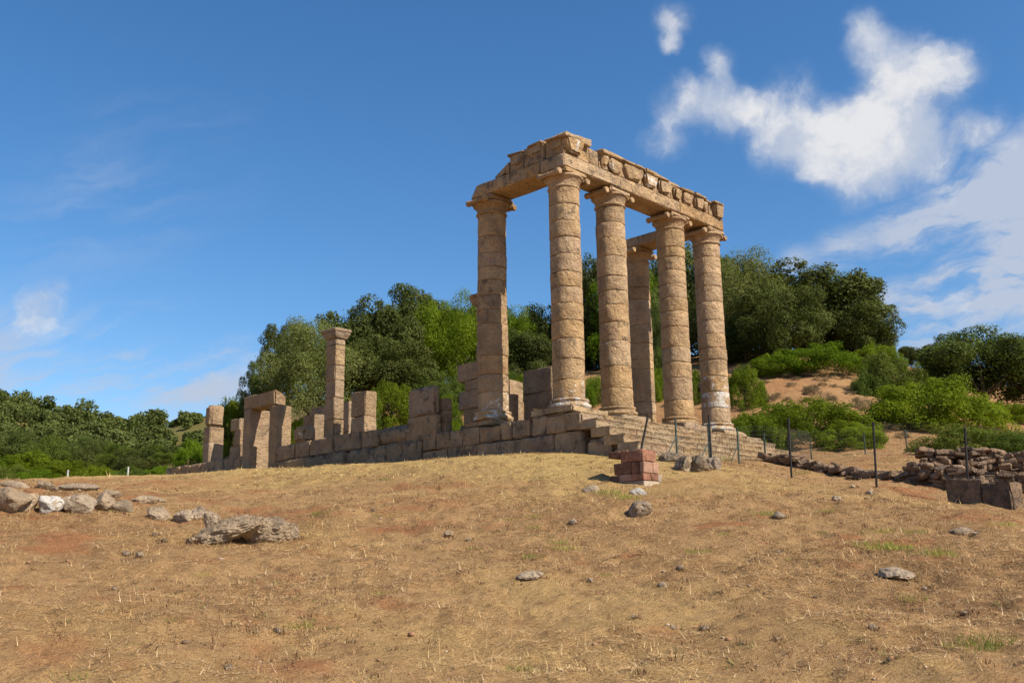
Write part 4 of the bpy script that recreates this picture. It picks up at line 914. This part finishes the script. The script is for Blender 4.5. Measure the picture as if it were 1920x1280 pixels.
# far wood: one joined mass of crowns
rg = np.random.default_rng(5); PP, NN, SS = [], [], []
base = [crown_points((1, 1, 1), 14, 760, 900+i, -.4, (.28, .42), sub=4, fuzz=.14) for i in range(6)]
cnt = 0
for k in range(440):
    px = rg.uniform(-260, 500); d = rg.uniform(112, 235)
    q = at_range(px, 800, d); z = gz(q[0], q[1])
    if px > 330 and rg.random() < .35: continue
    if px > 400 and rg.random() < .3: continue
    r = rg.uniform(1.2, 2.3)*(1 if px < 300 else .6); hh = r*rg.uniform(.75, 1.25)
    P, N, S = base[rg.integers(6)]; a = rg.uniform(0, 6.28); ca, sa = math.cos(a), math.sin(a)
    Pr = np.stack([P[:, 0]*ca-P[:, 1]*sa, P[:, 0]*sa+P[:, 1]*ca, P[:, 2]], 1)*np.array([r, r, hh])+np.array([q[0], q[1], z+hh*.7]); PP.append(Pr)
    NN.append(np.stack([N[:, 0]*ca-N[:, 1]*sa, N[:, 0]*sa+N[:, 1]*ca, N[:, 2]], 1)); SS.append(S+rg.uniform(-.25, .25))
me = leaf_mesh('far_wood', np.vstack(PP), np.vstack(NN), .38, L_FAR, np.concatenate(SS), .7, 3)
o = bpy.data.objects.new('far_wood', me); COL.objects.link(o); tag(o, 'dark green wood covering the far hillside on the left', 'wood', kind='stuff')

# ------------------------------------------------------------------ dry grass, weeds
def straw(n, ulo, uhi, seed, lmin, lmax, wmin, wmax, zone_y=None):
    rg = np.random.default_rng(seed); u = ulo+(uhi-ulo)*rg.random(n)**.75; v = (rg.random(n)*2-1)*(u*.56+2.2)
    X, Y = xy(u, v); keep = ~((X > -.9) & (X < 9.2) & (Y > -3.0) & (Y < 22.3))
    dn = .45+.5*vnoise(X, Y, .5, 40)+.6*vnoise(X, Y, 1.7, 41)+.5*vnoise(X, Y, 5, 42); keep &= rg.random(n) < np.clip(dn+.1, .04, 1)
    keep &= rg.random(n) < 1-.8*zones(X, Y)[1]*(u < 34)
    X, Y, u = X[keep], Y[keep], u[keep]; n = len(X); Z = hgt(X, Y)
    yel, red, _ = zones(X, Y)
    a = rg.normal(.5, .9, n)+(rg.random(n) < .4)*rg.uniform(0, 6.28, n); tilt = np.abs(rg.normal(.03, .12, n)); tilt = np.where(rg.random(n) < .035, rg.uniform(.4, 1.2, n), tilt)
    L = rg.uniform(lmin, lmax, n)*(1+.25*yel); Wd = rg.uniform(wmin, wmax, n)*(1+np.clip((u-10)/22, 0, 1))
    D = np.stack([np.cos(a)*np.cos(tilt), np.sin(a)*np.cos(tilt), np.sin(tilt)], 1); S_ = np.stack([-np.sin(a), np.cos(a), np.zeros(n)], 1)
    P = np.stack([X, Y, Z+.004], 1)
    V = np.stack([P-S_*Wd[:, None]*.5, P+S_*Wd[:, None]*.5, P+D*L[:, None]+S_*Wd[:, None]*.15], 1).reshape(-1, 3)
    tint = vnoise(X, Y, .6, 44)*.5+.5
    pal = np.array([[.74, .51, .25], [.60, .385, .175], [.46, .25, .108], [.15, .08, .042], [.90, .71, .44], [.32, .27, .10]])
    pr = rg.random(n)*.85+.15*tint; idx = np.digitize(pr, [.26, .48, .66, .83, .965]); C = pal[idx]*rg.uniform(.8, 1.15, n)[:, None]
    C = C*(1-.6*yel[:, None])+np.array([.80, .60, .24])*(.6*yel[:, None])*rg.uniform(.75, 1.2, n)[:, None]
    C = C*(1-.5*red[:, None])+np.array([.44, .22, .10])*.5*red[:, None]
    return V, C
parts = [straw(400000, 6.5, 20, 1, .04, .14, .0035, .007), straw(150000, 19, 34, 2, .05, .14, .004, .009), straw(60000, 33, 64, 4, .08, .25, .01, .022), straw(16000, 6.5, 24, 7, .18, .45, .0025, .005)]
V = np.vstack([p[0] for p in parts]); C = np.vstack([p[1] for p in parts])
me = np_mesh('dry_grass', V, np.arange(len(V)).reshape(-1, 3), M_STRAW, smooth=False); color_attr(me, 'shade', np.repeat(C, 3, axis=0))
o = bpy.data.objects.new('dry_grass', me); COL.objects.link(o); tag(o, 'short dry straw grass lying over the whole slope', 'grass', kind='stuff')
# dead weed stubble in clumps, and clods of earth
rg = np.random.default_rng(33); nc = 9000; u = 6.5+27*rg.random(nc)**.8; v = (rg.random(nc)*2-1)*(u*.56+2); X, Y = xy(u, v)
dn = vnoise(X, Y, .45, 60)+.8*vnoise(X, Y, 1.4, 61); kp = (dn > -.05) & ~((X > -1) & (X < 9.2) & (Y > -3.2) & (Y < 22.3)); X, Y = X[kp], Y[kp]
ex = [(-1.0-abs(rg.normal(0, .12)), rg.uniform(-1.5, 22)) for _ in range(420)]+[(rg.uniform(-1, 8.6), -3.1-abs(rg.normal(0, .15))) for _ in range(200)]
for o_ in [o_ for o_ in COL.objects if o_.name.split('.')[0] in ('rock', 'slab', 'brick_fragment')]:
    mw = o_.location+(o_.parent.location if o_.parent else Vector((0, 0, 0))); rr_ = max(abs(v.co.x) for v in o_.data.vertices)
    for _ in range(int(6+26*rr_)):
        a_ = rg.uniform(0, 6.28); ex.append((mw.x+math.cos(a_)*rr_*rg.uniform(.75, 1.15), mw.y+math.sin(a_)*rr_*rg.uniform(.75, 1.15)))
X = np.concatenate([X, [e[0] for e in ex]]); Y = np.concatenate([Y, [e[1] for e in ex]]); nc = len(X)
nb = 16; bx_ = np.repeat(X, nb)+rg.normal(0, .045, nc*nb); by_ = np.repeat(Y, nb)+rg.normal(0, .045, nc*nb); n = nc*nb
a = rg.uniform(0, 6.28, n); t_ = rg.uniform(.25, 1.35, n); L = rg.uniform(.025, .075, n)*np.repeat(rg.uniform(.5, 1.3, nc), nb); wd_ = rg.uniform(.003, .007, n)
D = np.stack([np.cos(a)*np.cos(t_), np.sin(a)*np.cos(t_), np.sin(t_)], 1)*L[:, None]; S_ = np.stack([-np.sin(a), np.cos(a), 0*a], 1)*wd_[:, None]
P = np.stack([bx_, by_, hgt(bx_, by_)-.004], 1); V = np.stack([P-S_, P+S_, P+D], 1).reshape(-1, 3)
pal = np.array([[.17, .095, .05], [.26, .15, .075], [.42, .28, .13], [.25, .22, .075], [.36, .21, .10]]); ci = np.repeat(rg.choice(5, nc, p=[.28, .3, .18, .1, .14]), nb); C = pal[ci]*rg.uniform(.7, 1.25, n)[:, None]
me = np_mesh('dead_weeds', V, np.arange(n*3).reshape(-1, 3), M_STRAW, smooth=False); color_attr(me, 'shade', np.repeat(C, 3, axis=0))
o = bpy.data.objects.new('dead_weeds', me); COL.objects.link(o); tag(o, 'brown stubble of dead weeds scattered over the slope', 'weeds', kind='stuff')
V0, F0 = ico(1); V0 = np.array(V0); F0 = np.array(F0); nc = 2600
u = 6.5+26*rg.random(nc)**.8; v = (rg.random(nc)*2-1)*(u*.56+2); X, Y = xy(u, v); kp = ~((X > -1) & (X < 9.2) & (Y > -3.2) & (Y < 22.3)); X, Y = X[kp], Y[kp]; nc = len(X)
sz = np.exp(rg.normal(-4.5, .45, nc)); Zc = hgt(X, Y)
base_r = [V0*(1+.35*rg.normal(size=(len(V0), 1))*.5)*np.array([1.2, .9, .6]) for _ in range(8)]
Vp = np.vstack([base_r[i % 8]*s_+np.array([x, y, z+.15*s_]) for i, (x, y, z, s_) in enumerate(zip(X, Y, Zc, sz))]); Fp = np.vstack([F0+i*len(V0) for i in range(nc)])
me = np_mesh('clods', Vp, Fp, M_STRAW); pc = np.array([[.34, .19, .10], [.38, .27, .18], [.20, .12, .075], [.48, .38, .28]])[rg.choice(4, nc, p=[.45, .2, .25, .1])]; color_attr(me, 'shade', np.repeat(pc, len(V0), axis=0))
o = bpy.data.objects.new('pebbles', me); COL.objects.link(o); tag(o, 'crumbs of earth and pebbles strewn on the dry slope', 'pebbles', kind='stuff')
def tuft_mesh(seed, n=130, h=.13, spread=.2, w=.006, mat=L_WEED):
    rg = np.random.default_rng(seed); a = rg.uniform(0, 6.28, n); r = spread*np.sqrt(rg.random(n)); X = r*np.cos(a); Y = r*np.sin(a)
    b = rg.uniform(0, 6.28, n); L = h*rg.uniform(.4, 1.15, n); t = rg.uniform(.7, 1.5, n)
    D = np.stack([np.cos(b)*np.cos(t), np.sin(b)*np.cos(t), np.sin(t)], 1); S_ = np.stack([-np.sin(b), np.cos(b), np.zeros(n)], 1)*w*.5
    P = np.stack([X, Y, np.zeros(n)-.01], 1); V = np.stack([P-S_, P+S_, P+D*(L*.6)[:, None]+S_*.8, P+D*L[:, None]], 1).reshape(-1, 3)
    me = np_mesh('weed_tuft', V, np.arange(n*4).reshape(n, 4), mat, smooth=False); color_attr(me, 'shade', np.repeat(rg.random(n), 4)[:, None]*np.ones((1, 3))); return me
TM = [tuft_mesh(i) for i in range(4)]
rs = random.Random(9)
for k, (px, py, s) in enumerate([(1640, 1026, 1.3), (1665, 1028, 1.4), (1690, 1030, 1.0), (1740, 1038, 1.1), (1765, 1042, .9), (1650, 998, 1.1), (1715, 1000, .8), (1435, 965, 1.0), (1055, 1030, 1.1), (1000, 1045, .8), (1045, 1018, .7), (1190, 1020, .6), (1310, 1035, .8), (1715, 1125, .8), (1550, 960, .8), (1875, 985, 1.0),
                       (552, 1175, .8), (715, 1115, .7), (375, 1080, .6), (725, 900, .8), (720, 968, .8), (600, 965, .8), (1002, 970, .7), (960, 975, .6), (890, 1030, .6), (1000, 990, .6), (1540, 1000, .6), (1850, 1205, 1.1), (1820, 1215, 1.0), (320, 1165, .5), (140, 1270, .7), (975, 1255, .6), (1135, 1080, .6), (1480, 1050, .5), (1180, 935, 1.0), (1160, 932, 1.1), (1140, 925, 1.1), (1360, 1002, .5), (770, 862, .9), (760, 864, .7), (1355, 862, 1.2), (1500, 888, 1.1)]):
    P = ground_hit(px, py); o = bpy.data.objects.new('weed_tuft', TM[k % 4]); COL.objects.link(o); o.location = P; o.scale = (s*1.2, s*1.2, s*rs.uniform(.7, 1.1)); o.rotation_euler.z = rs.uniform(0, 6)
    tag(o, 'small tuft of green weeds in the dry grass', 'weed', 'green weed tufts', 'thing')
